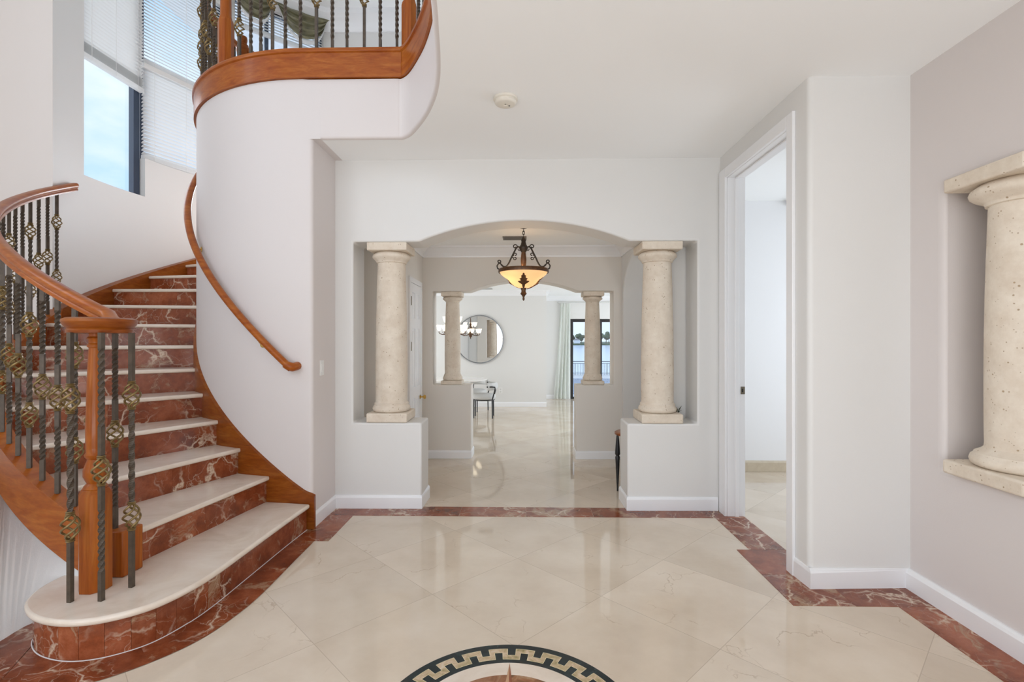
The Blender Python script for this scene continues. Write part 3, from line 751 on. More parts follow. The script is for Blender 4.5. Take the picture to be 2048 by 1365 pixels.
for n in range(2, NST+1):
    t0, t1 = th_n(n), th_n(n+1); z = RISE*n
    r0, r1 = 1.585, 2.825
    bm = bmnew()
    fa = [pol(r0 + (r1-r0)*i/4, t0) for i in range(5)]
    bo = [offs(pol(r1, t0 + (t1-t0)*i/4), t0, 0) for i in range(1, 5)]
    bk = [offs(pol(r1 + (r0-r1)*i/4, t1), t1, -0.05) for i in range(5)]
    bi = [pol(r0, t1 + (t0-t1)*i/4) for i in range(1, 4)]
    prism(bm, [(p.x, p.y) for p in fa + bo[:3] + bk + bi], 'Z', z-0.034, z)
    obj('tread', bm, M['tread'], st, bevel=0.012, seg=3)
    bm = bmnew()
    m = 3 if n < 6 else 2
    cuts = [r0, r0 + (r1-r0)*(0.52 + 0.22*((n*37) % 10)/10 - 0.1), r1]
    for a, b in zip(cuts, cuts[1:]):
        A, B = offs(pol(a+0.0006, t0), t0, -0.026), offs(pol(b-0.0006, t0), t0, -0.026); A2, B2 = offs(A, t0, -0.02), offs(B, t0, -0.02)
        prism(bm, [(A.x, A.y), (B.x, B.y), (B2.x, B2.y), (A2.x, A2.y)], 'Z', z-RISE+0.0005, z-0.034)
    obj('riser', bm, M['red'], st)
# outer stringer (cherry, with a flat cap), inner skirt and outer wall skirt
bm = bmnew(); T0, T1 = 79.0, 14.9
sweep(bm, [pol(2.865, T0 + (T1-T0)*i/60, zs(T0 + (T1-T0)*i/60)) for i in range(61)], [(-0.045, -0.262), (0.045, -0.262), (0.045, 0.012), (0.052, 0.018), (0.052, 0.032), (-0.05, 0.032), (-0.045, 0.012)])
obj('stringer', bm, M['woodh'], st, smooth=35)
bm = bmnew()
prism(bm, [(-2.285, 2.69), (-2.165, 2.69), (-2.150, 2.82), (-2.27, 2.83)], 'Z', RISE, 0.455); obj('stringer_block', bm, M['wood'], st, bevel=0.008)
bm = bmnew(); sk = []
pp = [93.0, 90.65] + [90.65 - 10.05*(k)/3 for k in range(1, 46)]
lower = [pol(1.584, t, max(0.001, zs(t) - 0.30)) for t in pp]
V = []
for i, t in enumerate(pp):
    zt = zs(t) + 0.10 if i > 0 else zs(90.65) + 0.06
    zb = max(0.001, zs(t) - 0.33)
    p0, p1 = (pol(1.565, t), pol(1.594, t)) if t <= 90 else (Vector((CX + (t-90)*0.036, 3.975, 0)), Vector((CX + (t-90)*0.036, 3.946, 0)))
    V.append([bm.verts.new((p0.x, p0.y, zb)), bm.verts.new((p1.x, p1.y, zb)), bm.verts.new((p1.x, p1.y, zt-0.008)), bm.verts.new((p0.x, p0.y, zt))])
for a, b in zip(V, V[1:]):
    for k in range(4): bm.faces.new((a[k], a[(k+1) % 4], b[(k+1) % 4], b[k]))
bm.faces.new(V[0]); bm.faces.new(list(reversed(V[-1])))
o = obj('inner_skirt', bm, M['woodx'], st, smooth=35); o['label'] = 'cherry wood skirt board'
bm = bmnew(); T0, T1 = 14.8, -52.0
sweep(bm, [pol(2.865, T0 + (T1-T0)*i/60, zs(T0 + (T1-T0)*i/60)) for i in range(61)], [(-0.035, -0.33), (0.045, -0.33), (0.045, 0.035), (-0.035, 0.045)])
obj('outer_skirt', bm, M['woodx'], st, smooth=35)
# plaster apron under the stringer
bm = bmnew()
fl = cr([(-2.43, 2.76, 0), (-2.583, 2.61, 0), (-2.587, 2.44, 0), (-2.60, 2.27, 0), (-2.625, 2.05, 0), (-2.72, 1.86, 0), (-3.1, 2.0, 0), (-3.7, 2.7, 0), (-4.3, 3.7, 0), (-4.62, 4.79, 0)], 6)
stt = [79, 72.5, 62, 58, 54, 49, 42, 34, 25, 14.9]
A, B = [], []
for i, p in enumerate(fl):
    q = i/6; k = min(int(q), 8); t = stt[k] + (stt[k+1]-stt[k])*(q-k)
    A.append(bm.verts.new(pol(2.905, t, zs(t) - 0.258))); B.append(bm.verts.new(p + Vector((0, 0, 0.001))))
for i in range(len(A)-1): bm.faces.new((A[i], B[i], B[i+1], A[i+1]))
o = struct('wall_under_stair', bm, M['wall'], smooth=60)
md = o.modifiers.new('Solid', 'SOLIDIFY'); md.thickness = 0.02; md.offset = -1

# ------------------------------------------------------------------ balusters
BAR, BASK = {}, {}
def sqbar(bm, z0, z1, twist, w=0.0105):
    n = max(2, int(abs(twist)/0.35)) if twist else 1
    rings = []
    for i in range(n+1):
        z = z0 + (z1-z0)*i/n; a = twist*i/n
        ramp_ = 1.0
        rings.append([bm.verts.new((w*ramp_*math.sqrt(2)*math.cos(a + PI/4 + k*PI/2), w*ramp_*math.sqrt(2)*math.sin(a + PI/4 + k*PI/2), z)) for k in range(4)])
    for a, b in zip(rings, rings[1:]):
        for k in range(4): bm.faces.new((a[k], a[(k+1) % 4], b[(k+1) % 4], b[k]))
    bm.faces.new(list(reversed(rings[0]))); bm.faces.new(rings[-1])
BH = 0.150   # basket height with collars
def bar_mesh(kind, length):
    """the bar lengths between the baskets, bottom first: [(mesh, z), ...] and the basket heights"""
    key = (kind, round(length, 3))
    if key in BAR: return BAR[key]
    g = BH*0.40; out = []
    def piece(*parts):
        bm = bmnew()
        for p in parts: sqbar(bm, *p)
        bmesh.ops.remove_doubles(bm, verts=bm.verts, dist=0.0001)
        bmesh.ops.recalc_face_normals(bm, faces=bm.faces)
        me = bpy.data.meshes.new('bar'); bm.to_mesh(me); bm.free(); me.materials.append(M['iron']); out.append(me)
    Q = PI/2
    if kind == 'plain':
        c = (0.66*length,)
        piece((0, 0.10*length, 0), (0.10*length, 0.50*length, 9*Q), (0.50*length, c[0]-g, 0)); piece((c[0]+g, length, 0))
    elif kind in ('double', 'upper'):
        c = (0.28*length, 0.755*length) if kind == 'double' else (0.43*length, 0.82*length)
        piece((0, c[0]-g, 0)); piece((c[0]+g, c[1]-g, 10*Q)); piece((c[1]+g, length, 0))
    else:
        c = (0.485*length,)
        piece((0, c[0]*0.22, 0), (c[0]*0.22, c[0]*0.70, 9*Q), (c[0]*0.70, c[0]-g, 0))
        b = c[0]+g; l = length-b
        piece((b, b+l*0.25, 0), (b+l*0.25, length-0.08, 11*Q), (length-0.08, length, 0))
    BAR[key] = (out, c); return BAR[key]
def basket_mesh():
    if 'b' in BASK: return BASK['b']
    bm = bmnew(); h = BH*0.5
    for s in range(4):
        pts = []
        for i in range(15):
            f = i/14; z = -h*0.80 + 1.6*h*f
            r = 0.008 + 0.030*math.sin(PI*f)**0.75
            a = 2*PI*s/4 + f*PI*1.45
            pts.append((r*math.cos(a), r*math.sin(a), z))
        tube(bm, pts, 0.0056, 6)
    for sgn in (-1, 1):
        lathe(bm, [(0.0175, sgn*h*0.80), (0.020, sgn*h*0.84), (0.0155, sgn*h*0.90), (0.020, sgn*h*0.96), (0.0175, sgn*h*1.0)], seg=12)
    bmesh.ops.recalc_face_normals(bm, faces=bm.faces)
    me = bpy.data.meshes.new('basket'); bm.to_mesh(me); bm.free(); me.materials.append(M['bronze']); shade(me, 60)
    BASK['b'] = me; return me
def baluster(parent, pos, kind, length, rz=0.0):
    ms, cs = bar_mesh(kind, length)
    o = link('baluster', ms[0], parent, pos); o.rotation_euler = (0, 0, rz)
    for me in ms[1:]:
        k = link('upper_bar', me, o, Vector(pos)); k.location = (0, 0, 0)
    for c in cs:
        k = link('basket', basket_mesh(), o, Vector(pos)); k.location = (0, 0, c); k.rotation_euler = (0, 0, random.uniform(0, 6))
    return o

NEWEL = Vector((-2.216, 2.575, RISE))
ra = thing('stair_railing', 'iron and cherry wood railing following the curved stair', 'railing', NEWEL)
RAILP = [(-0.030, -0.045), (0.030, -0.045), (0.031, -0.030), (0.024, -0.020), (0.037, -0.004), (0.038, 0.012), (0.031, 0.027), (0.014, 0.036), (-0.014, 0.036), (-0.031, 0.027), (-0.038, 0.012), (-0.037, -0.004), (-0.024, -0.020), (-0.031, -0.030)]
HR = 1.195
rp = [Vector((-2.18, 2.655, 1.580)), Vector((-2.225, 2.685, 1.598))]
for i in range(0, 71):
    t = 79.5 + (9.5-79.5)*i/70; rp.append(pol(2.865, t, zs(t) + HR))
bm = bmnew(); sweep(bm, rp, RAILP); obj('handrail', bm, M['woodh'], ra, smooth=45)
# volute cap
VC = Vector((-2.190, 2.575, 0))
bm = bmnew()
lathe(bm, [(0.122, 1.530), (0.137, 1.533), (0.140, 1.548), (0.134, 1.556), (0.150, 1.572), (0.158, 1.590), (0.155, 1.602), (0.140, 1.610), (0.05, 1.612), (0.002, 1.612)], VC, 48)
obj('volute_cap', bm, M['woodx'], ra, smooth=35)
# newel post
bm = bmnew()
nw = Vector((NEWEL.x, NEWEL.y, 0))
lathe(bm, [(0.072, 0.206), (0.072, 0.700), (0.058, 0.728)], nw, 8, phase=PI/8)
obj('newel_block', bm, M['wood'], ra, bevel=0.003)
bm = bmnew()
lathe(bm, [(r_*0.84, z_) for r_, z_ in [(0.060, 0.720), (0.064, 0.732), (0.056, 0.745), (0.042, 0.757), (0.050, 0.770), (0.062, 0.795), (0.062, 0.825), (0.048, 0.862), (0.040, 0.880), (0.054, 0.893), (0.056, 0.905), (0.047, 0.916), (0.049, 0.94), (0.050, 1.02), (0.045, 1.22), (0.036, 1.42), (0.033, 1.455), (0.042, 1.462), (0.042, 1.472), (0.034, 1.480), (0.036, 1.497), (0.045, 1.505), (0.034, 1.515), (0.034, 1.532)]], nw, 28)
o = obj('newel_post', bm, M['wood'], ra, smooth=40)
for (x, y, k, z0) in ((-2.226, 2.440, 'double', RISE), (-2.083, 2.455, 'single', RISE), (-2.040, 2.594, 'double', RISE), (-2.252, 2.745, 'single', 0.455)):
    baluster(ra, (x, y, z0), k, 1.533 - z0, random.uniform(-.2, .2))
for k in range(0, 23):
    t = 14.8 + 2.85*k
    if t > 77.6: break
    z0 = zs(t) + 0.030
    baluster(ra, pol(2.865, t, z0), 'double' if k % 3 == 0 else 'single', HR - 0.045 - 0.028, R(-t))

# wall handrail on the drum
wr = thing('wall_handrail', 'rounded cherry handrail curving down the inner stair wall', 'handrail', pol(1.57, 80, 1.3))
def hz(t): return zs(t) + 1.012 + (88-t)*0.0056
ROUND = [(0.026*math.cos(a)*1.0, 0.034*math.sin(a)) for a in [2*PI*i/14 for i in range(14)]]
pts = [pol(1.640, 87.5 + (-30-87.5)*i/70, hz(87.5 + (-30-87.5)*i/70)) for i in range(71)]
pts = [p for p in pts]
bm = bmnew(); sweep(bm, pts, [(0.030*math.cos(a), 0.036*math.sin(a)) for a in [2*PI*i/16 for i in range(16)]]); obj('rail', bm, M['woodh'], wr, smooth=60)
e = pts[0]
bm = bmnew()
tube(bm, [e + Vector((-0.03, 0, 0.020)), e + Vector((0.0, 0.0, 0.004)), e + Vector((0.022, 0.012, -0.004)), e + Vector((0.034, 0.034, 0.0)), e + Vector((0.036, 0.070, 0.004))], [0.030, 0.034, 0.035, 0.033, 0.033], 12); obj('return_end', bm, M['woodh'], wr, smooth=60)
for t in (78, 46, 14):
    p0, p1 = pol(1.575, t, hz(t)-0.075), pol(1.640, t, hz(t)-0.03)
    bm = bmnew(); tube(bm, [p0, p0.lerp(p1, .5) + Vector((0, 0, -.01)), p1], 0.007, 8); lathe(bm, [(0.026, 0), (0.026, 0.006)], (0, 0, 0), 14)
    vs = [v for v in bm.verts if v.co.length < 0.05 and abs(v.co.z) < 0.01]
    bmesh.ops.rotate(bm, verts=vs, cent=(0, 0, 0), matrix=Vector((0, 0, 1)).rotation_difference((pol(2, t) - pol(1, t)).normalized()).to_matrix())
    bmesh.ops.translate(bm, verts=vs, vec=pol(1.571, t, hz(t)-0.075)); obj('bracket', bm, M['brass'], wr, smooth=40)

# ------------------------------------------------------------------ balcony railing
br = thing('balcony_railing', 'upper balcony railing of twisted iron balusters between cherry newels', 'railing', (-1.6, 4.03, 3.80))
BR0 = 3.80
def bal_path(s):
    """walk along the balcony edge 45 mm inside it"""
    return s
ins = []
for p in [pol(RI-0.045, -60 + 150*i/70, 0) for i in range(71)] + [Vector((-1.5, 4.015, 0)), Vector((-1.2, 4.015, 0)), Vector((-0.955+0.02, 4.015, 0))]: ins.append(p)
for p in edge[6:]: ins.append(Vector((p.x + 0.045, p.y + 0.02, 0)))
ins = [p for i, p in enumerate(ins) if i == 0 or (p - ins[i-1]).length > 0.012]
bm = bmnew(); sweep(bm, [p + Vector((0, 0, BR0 + 1.06)) for p in ins], RAILP); obj('handrail', bm, M['woodh'], br, smooth=45)
def newel_up(x, y, h=1.10, s=0.062):
    bm = bmnew(); c = (x, y, BR0)
    lathe(bm, [(s, 0), (s, 0.36), (s*0.88, 0.39)], c, 8, phase=PI/8); lathe(bm, [(s*0.72, 0.385), (s*0.78, 0.40), (s*0.70, 0.42), (s*0.66, 0.7), (s*0.5, 1.0), (s*0.5, h-0.07)], c, 24)
    o = obj('newel_post', bm, M['wood'], br, smooth=35)
newel_up(-2.500, 4.205); newel_up(-0.905, 4.02)
# balusters: straight front run
for i, x in enumerate([-2.347, -2.225, -2.127, -2.02, -1.907, -1.781, -1.652, -1.523, -1.405, -1.266, -1.137, -1.003]):
    y = CY - math.sqrt(max(0, (RI-0.045)**2 - (x-CX)**2)) if x < CX else 4.015
    baluster(br, (x, y, BR0), ('upper' if i else 'double') if i % 3 == 0 else 'plain', 1.015, random.uniform(-.3, .3))
for i in range(16):      # round the far side of the drum
    t = 52.5 - 4.4*i; baluster(br, pol(RI-0.045, t, BR0), ('single', 'double', 'single')[i % 3], 1.015, R(-t))
for i, (x, y) in enumerate([(-0.80, 3.87), (-0.735, 3.755), (-0.675, 3.635), (-0.62, 3.51), (-0.57, 3.385), (-0.53, 3.26), (-0.50, 3.13)]):
    baluster(br, (x, y, BR0), ('single', 'single', 'double')[i % 3], 1.015, 0.2)
# turned wooden post with a sloping rail end just behind the front run
bm = bmnew(); lathe(bm, [(0.030, 0), (0.028, 0.10), (0.036, 0.115), (0.046, 0.14), (0.052, 0.20), (0.046, 0.25), (0.030, 0.262), (0.038, 0.30), (0.034, 0.325), (0.006, 0.338)], (-2.52, 4.50, 3.90), 20)
obj('turned_post', bm, M['woodx'], br, smooth=40)
bm = bmnew(); tube(bm, [(-2.50, 4.50, 4.12), (-2.44, 4.52, 4.08), (-2.34, 4.56, 3.98), (-2.28, 4.58, 3.86)], 0.028, 10); obj('rail_end', bm, M['woodx'], br, smooth=40)

# ------------------------------------------------------------------ stair windows, blinds and swags
def chord(t0, t1, r): return pol(r, t0), pol(r, t1)
def plate(bm, A, B, off0, off1, s0, s1, z0, z1):
    """box along the chord A-B; s in metres from A, off outward from the chord"""
    d = (B-A); d.z = 0; ln = d.length; d.normalize(); nrm = Vector((-d.y, d.x, 0))
    mid = (A+B)/2 - Vector((CX, CY, 0))
    if nrm.dot(mid) < 0: nrm = -nrm
    c = [A + d*s + nrm*o for s, o in ((s0, off0), (s1, off0), (s1, off1), (s0, off1))]
    lo = [bm.verts.new((p.x, p.y, z0)) for p in c]; hi = [bm.verts.new((p.x, p.y, z1)) for p in c]
    bm.faces.new(lo); bm.faces.new(list(reversed(hi)))
    for i in range(4): bm.faces.new((lo[i], lo[(i+1) % 4], hi[(i+1) % 4], hi[i]))
def window(name, w, mulls, framecol, r=RO+0.10, fw=0.045):
    A, B = chord(w[0], w[1], r); ln = (B-A).length
    bm = bmnew()
    plate(bm, A, B, 0, 0.06, 0, fw, w[2], w[3]); plate(bm, A, B, 0, 0.06, ln-fw, ln, w[2], w[3])
    plate(bm, A, B, 0, 0.06, fw, ln-fw, w[2], w[2]+0.02); plate(bm, A, B, 0, 0.06, fw, ln-fw, w[3]-fw, w[3])
    for (s, ww) in mulls: plate(bm, A, B, -0.005, 0.06, ln*s - ww/2, ln*s + ww/2, w[2]+0.02, w[3]-fw)
    o = struct(name, bm, framecol)
    bm = bmnew(); plate(bm, A, B, 0.028, 0.033, fw, ln-fw, w[2]+0.02, w[3]-fw); obj('pane', bm, M['glass'], o)
    return A, B, ln, o
A1, B1, L1, w1 = window('window_1', (W1[0], -10.2, W1[2], W1[3]), [], M['trim'], fw=0.03)
# dark mullion post where the two windows meet
bm = bmnew(); plate(bm, pol(RO+0.065, -8.6), pol(RO+0.065, -10.1), 0.0, 0.07, 0, (pol(RO+0.065, -8.6)-pol(RO+0.065, -10.1)).length, W1[2], W1[3])
mm = obj('mullion', bm, M['blueframe'], w1); mm['label'] = 'dark blue frame post'
A2, B2, L2, w2 = window('window_2', (-10.8, -31.5, W2[2], W2[3]), [], M['blueframe'])
A4, B4, L4, w4 = window('added_window_4', W4, [(0.5, 0.04)], M['blueframe'])  # unseen window added behind the drum to house a fill lamp
A3, B3, L3, w3 = window('window_3', W3, [(0.36, 0.05)], M['blueframe'])

def blind(name, label, A, B, off, s0, s1, ztop, zbot, tilt, pitch=0.045, rail=True, stack=0):
    t = thing(name, label, 'blind', ((A+B)/2 + Vector((0, 0, zbot))), 'venetian blinds in the stairwell')
    d = (B-A); d.z = 0; ln = d.length; d.normalize(); nrm = Vector((-d.y, d.x, 0))
    if nrm.dot((A+B)/2 - Vector((CX, CY, 0))) < 0: nrm = -nrm
    bm = bmnew(); z = zbot + 0.06
    def slat(z, tl):
        w = 0.025; a, b = A + d*s0 + nrm*off, A + d*s1 + nrm*off
        u = nrm*(w*math.cos(tl)) + Vector((0, 0, w*math.sin(tl))); nn = nrm*(-math.sin(tl)*0.0012) + Vector((0, 0, 0.0012*math.cos(tl)))
        pr = [(-1, 0.0), (-0.35, 3.2), (0.35, 3.2), (1, 0.0), (0.35, 2.2), (-0.35, 2.2)]   # crowned cross-section
        ends = [[bm.verts.new(p + u*k + nn*(h*1.3) + Vector((0, 0, z))) for k, h in pr] for p in (a, b)]
        for i in range(6): bm.faces.new((ends[0][i], ends[0][(i+1) % 6], ends[1][(i+1) % 6], ends[1][i]))
        bm.faces.new(ends[0]); bm.faces.new(list(reversed(ends[1])))
    for i in range(stack): slat(z, 0.05); z += 0.011
    z += 0.01
    while z < ztop - 0.03: slat(z, tilt); z += pitch
    obj('slats', bm, M['blind'], t)
    bm = bmnew(); plate(bm, A, B, off-0.03, off+0.03, s0, s1, zbot, zbot + (0.05 if rail else 0.025)); obj('bottom_rail', bm, M['blind'], t, bevel=0.006)
    bm = bmnew(); plate(bm, A, B, off-0.035, off+0.03, s0, s1, ztop-0.03, ztop+0.03); obj('head_rail', bm, M['plastic'], t)
    for f in (0.12, 0.5, 0.88):
        bm = bmnew(); p = A + d*(s0 + (s1-s0)*f) + nrm*(off-0.03); tube(bm, [p + Vector((0, 0, zbot)), p + Vector((0, 0, ztop))], 0.0022, 5); obj('cord', bm, M['plastic'], t)
    return t
Ab, Bb = chord(5.9, -10.2, RO+0.03); lb = (Bb-Ab).length
blind('window_blind', 'half lowered pale venetian blind above the open pane beside the end wall', Ab, Bb, 0.0, 0.0, lb, 6.25, 4.50, -0.62, 0.042, True, 10)
Ac, Bc = chord(-10.5, -31.5, RO+0.03); lc = (Bc-Ac).length
blind('window_blind', 'white closed venetian blind filling the lower half of the second stair window', Ac, Bc, 0.03, 0.005, lc, 4.86, 3.715, -0.50, 0.045)
blind('window_blind', 'white open venetian blind with sky showing between slats above the closed one', Ac, Bc, 0.03, 0.005, lc, 6.25, 4.89, 0.24, 0.040)
Ad, Bd = chord(-34.5, -60, RO+0.03); ld = (Bd-Ad).length
blind('window_blind', 'raised white blind stacked under the olive swags', Ad, Bd, 0.04, 0.0, ld, 6.48, 6.06, 0.9, 0.043)

def swag(label, t0, t1, ztop, drop, seed, lead=0.0):
    t = thing('swag_valance', label, 'drape', pol(RO-0.1, (t0+t1)/2, ztop), 'olive swag valances over the bay window')
    rnd = random.Random(seed); bm = bmnew(); nu, nv = 40, 26; G = []
    A, B = chord(t0, t1, RO-0.06); d = B-A; ln = d.length; d.normalize(); nrm = Vector((-d.y, d.x, 0))
    if nrm.dot((A+B)/2 - Vector((CX, CY, 0))) > 0: nrm = -nrm
    for j in range(nv+1):
        v = j/nv; row = []
        for i in range(nu+1):
            u = i/nu; uu = u + 0.0
            sag = (4*u*(1-u))**0.75
            z = ztop - 0.015 - (0.06 + drop*sag)*v + 0.05*v*(1-sag)
            fold = (0.040*math.sin(v*2*PI*3.6 + 2.2*math.sin(PI*u) + seed) + 0.018*math.sin(v*2*PI*8.0 + 5*u + seed))*sag
            bul = 0.05 + 0.10*v*sag + fold
            row.append(bm.verts.new(A + d*(ln*(0.5 + (u-0.5)*(1 - 0.18*v*(1-sag)))) + nrm*bul + Vector((0, 0, z))))
        G.append(row)
    for a, b in zip(G, G[1:]):
        for k in range(nu): bm.faces.new((a[k], a[k+1], b[k+1], b[k]))
    o = obj('drape', bm, M['olive'], t, smooth=180); md = o.modifiers.new('Solid', 'SOLIDIFY'); md.thickness = 0.004
    bm = bmnew(); G2 = []
    for j in range(4):
        v = 1 + j*0.05; row = []
        for i in range(nu+1):
            u = i/nu; sag = (4*u*(1-u))**0.75; z = ztop - 0.015 - (0.06 + drop*sag)*v + 0.05*(1-sag) - 0.01
            row.append(bm.verts.new(A + d*(ln*(0.5 + (u-0.5)*(1 - 0.18*(1-sag)))) + nrm*(0.12*sag + 0.045) + Vector((0, 0, z))))
        G2.append(row)
    for a, b in zip(G2, G2[1:]):
        for k in range(nu): bm.faces.new((a[k], a[k+1], b[k+1], b[k]))
    o = obj('lining', bm, M['lining'], t, smooth=180); md = o.modifiers.new('Solid', 'SOLIDIFY'); md.thickness = 0.004; o['label'] = 'white lining edge'
swag('olive swag with deep dark folds behind the balcony newel', -31, -45.0, 6.60, 0.40, 1)
swag('olive swag tapering to a point against the white upper wall', -45.2, -61.5, 6.60, 0.42, 2.4)

# ------------------------------------------------------------------ stone columns
def column(label, x, y, z0, z1, w, rt, rb, pl_h, tor, ab_h, neck):
    t = thing('stone_column', label, 'column', (x, y, z0), 'cream stone columns')
    c = (x, y, 0); H = w/2
    bm = bmnew(); box(bm, x-H*1.02, x+H*1.02, y-H*1.02, y+H*1.02, z0+0.001, z0+pl_h); 
    o = obj('plinth', bm, M['stone'], t, bevel=0.012, seg=3)
    bm = bmnew(); za = z0 + pl_h
    prof = [(H*0.84, za), (H*0.93, za+tor*0.12), (H*0.955, za+tor*0.32), (H*0.93, za+tor*0.52), (H*0.875, za+tor*0.62), (H*0.865, za+tor*0.70), (rb*1.10, za+tor*0.84), (rb*1.03, za+tor*0.95), (rb, za+tor)]
    lathe(bm, prof, c, 48); obj('base_moulding', bm, M['stone'], t, smooth=45)
    bm = bmnew(); zb, zt = za+tor-0.005, z1-ab_h-neck
    pr = [(rb + 0.002, zb), (rb, zb+0.02)] + [(rb + (rt-rb)*f**1.3 + 0.006*math.sin(PI*f), zb + (zt-zb)*f) for f in [i/10 for i in range(1, 11)]]
    lathe(bm, pr, c, 48); obj('shaft', bm, M['stone'], t, smooth=45)
    bm = bmnew()
    pr = [(rt, zt-0.004), (rt*1.09, zt), (rt*1.10, zt+neck*0.10), (rt*1.14, zt+neck*0.15), (H*0.86, zt+neck*0.32), (H*0.945, zt+neck*0.46), (H*0.965, zt+neck*0.60), (H*0.935, zt+neck*0.76), (H*0.84, zt+neck*0.90), (H*0.78, zt+neck*1.0)]
    lathe(bm, pr, c, 48); obj('capital_moulding', bm, M['stone'], t, smooth=50)
    bm = bmnew(); box(bm, x-H, x+H, y-H, y+H, z1-ab_h, z1-0.001); obj('abacus', bm, M['stone'], t, bevel=0.008, seg=2)
NB = dict(w=0.356, rt=0.124, rb=0.142, pl_h=0.083, tor=0.088, ab_h=0.073, neck=0.095)
column('cream stone column on the low wall near the curved stair', -1.207, 4.632, 0.758, 2.365, **NB)
column('cream stone column on the low wall near the study doorway', 1.228, 4.632, 0.758, 2.365, **NB)
column('large pitted stone column in the right wall niche', 2.505, 2.572, 0.775, 2.365, 0.44, 0.135, 0.150, 0.075, 0.10, 0.075, 0.11)
NF = dict(w=0.262, rt=0.085, rb=0.100, pl_h=0.050, tor=0.085, ab_h=0.060, neck=0.065)
column('smaller shaded stone column in front of the chandelier', -0.899, 6.48, 0.925, 2.105, **NF)
column('smaller shaded stone column in front of the black sliding door', 0.893, 6.48, 0.925, 2.105, **NF)

# ------------------------------------------------------------------ pendant lamp in the hall
PX, PY = 0.010, 5.20
S = PY/1010.0                      # metres per photo pixel at the lamp
def pz(y): return 1.5 + (679-y)*PY/1010.0
pl = thing('pendant_lamp', 'scrolled bronze pendant lamp with glowing alabaster bowl', 'pendant lamp', (PX, PY, pz(540)))
c = (PX, PY, 0)
bm = bmnew()
lathe(bm, [(0.012, pz(508)), (0.042, pz(500)), (0.046, pz(495)), (0.030, pz(490)), (0.022, pz(484)), (0.026, pz(481)), (0.016, pz(477)), (0.010, pz(474))], c, 20); obj('crown_cap', bm, M['lamp_iron'], pl, smooth=40)
bm = bmnew()
for i in range(24):
    z = pz(474) + 0.010 + i*0.030
    if z > 2.63: break
    pts = []
    for k in range(13):
        a = 2*PI*k/12; u = 0.011*math.cos(a); v = 0.021*math.sin(a); pts.append((PX + (u if i % 2 else 0), PY + (0 if i % 2 else u), z + v))
    tube(bm, pts, 0.0035, 6, cap=False)
lathe(bm, [(0.004, 2.635), (0.03, 2.642), (0.055, 2.652), (0.055, 2.66)], c, 20)
obj('chain', bm, M['lamp_iron'], pl, smooth=50)
bm = bmnew(); lathe(bm, [(0.014, pz(534)), (0.026, pz(531)), (0.030, pz(520)), (0.024, pz(508)), (0.018, pz(500)), (0.014, pz(494))], c, 16); obj('stem', bm, M['lamp_bronze'], pl, smooth=40)
RR = 49*S
bm = bmnew(); lathe(bm, [(RR*0.93, pz(544)), (RR*1.02, pz(546.5)), (RR*1.035, pz(543)), (RR*1.00, pz(538.8)), (RR*0.93, pz(540))], c, 56, cap=False)
obj('rim', bm, M['lamp_bronze'], pl, smooth=40)
bm = bmnew()
bp = [(RR*0.96, 543), (RR*0.97, 546), (RR*0.90, 550.5), (RR*0.78, 555), (RR*0.64, 559.5), (RR*0.56, 564), (RR*0.48, 568.5), (RR*0.36, 573), (RR*0.2, 576), (RR*0.05, 577)]
lathe(bm, [(r, pz(y)) for r, y in bp], c, 56, cap=False); bw = obj('glass_bowl', bm, M['bowl'], pl, smooth=60)
md = bw.modifiers.new('Solid', 'SOLIDIFY'); md.thickness = 0.006
bm = bmnew(); lathe(bm, [(0.026, pz(575)), (0.030, pz(573)), (0.032, pz(577)), (0.022, pz(582)), (0.024, pz(585)), (0.034, pz(588)), (0.016, pz(592)), (0.009, pz(595)), (0.012, pz(599)), (0.004, pz(602))], c, 18); obj('finial', bm, M['lamp_bronze'], pl, smooth=40)
def leafpts():
    half = [(0.0, 0), (0.010, 0.02), (0.014, 0.05), (0.040, 0.07), (0.058, 0.09), (0.034, 0.095), (0.026, 0.105), (0.040, 0.125), (0.028, 0.130), (0.018, 0.145), (0.024, 0.162), (0.012, 0.17), (0.007, 0.19), (0.0, 0.20)]
    return half
for k in range(3):
    a = -PI/2 + k*2*PI/3
    bm = bmnew(); hp = leafpts(); mids, rs, ls = [], [], []
    for (w, h) in hp:
        yy = 577 - h/S*0.66      # pixel row up the bowl
        rad = 0
        for (r0, y0), (r1, y1) in zip(bp, bp[1:]):
            if y1 >= yy >= y0: rad = r0 + (r1-r0)*(yy-y0)/(y1-y0)
        if yy > 576.9: rad = 0.03
        rad = max(rad, 0.03) + 0.010
        ca, sa = math.cos(a), math.sin(a)
        mids.append(bm.verts.new((PX + (rad+0.004)*ca, PY + (rad+0.004)*sa, pz(yy))))
        rs.append(bm.verts.new((PX + rad*ca - w*sa, PY + rad*sa + w*ca, pz(yy)))); ls.append(bm.verts.new((PX + rad*ca + w*sa, PY + rad*sa - w*ca, pz(yy))))
    for i in range(len(hp)-1):
        for q in ((mids[i], rs[i], rs[i+1], mids[i+1]), (ls[i], mids[i], mids[i+1], ls[i+1])):
            try: bm.faces.new(q)
            except ValueError: pass
    o = obj('leaf', bm, M['lamp_bronze'], pl); md = o.modifiers.new('Solid', 'SOLIDIFY'); md.thickness = 0.008
def spiral(cx, cz, r, a0, turns, n=14, sgn=1):
    return [(cx + r*(1-0.62*i/n)*math.cos(a0 + sgn*2*PI*turns*i/n), cz + r*(1-0.62*i/n)*math.sin(a0 + sgn*2*PI*turns*i/n)) for i in range(n+1)]
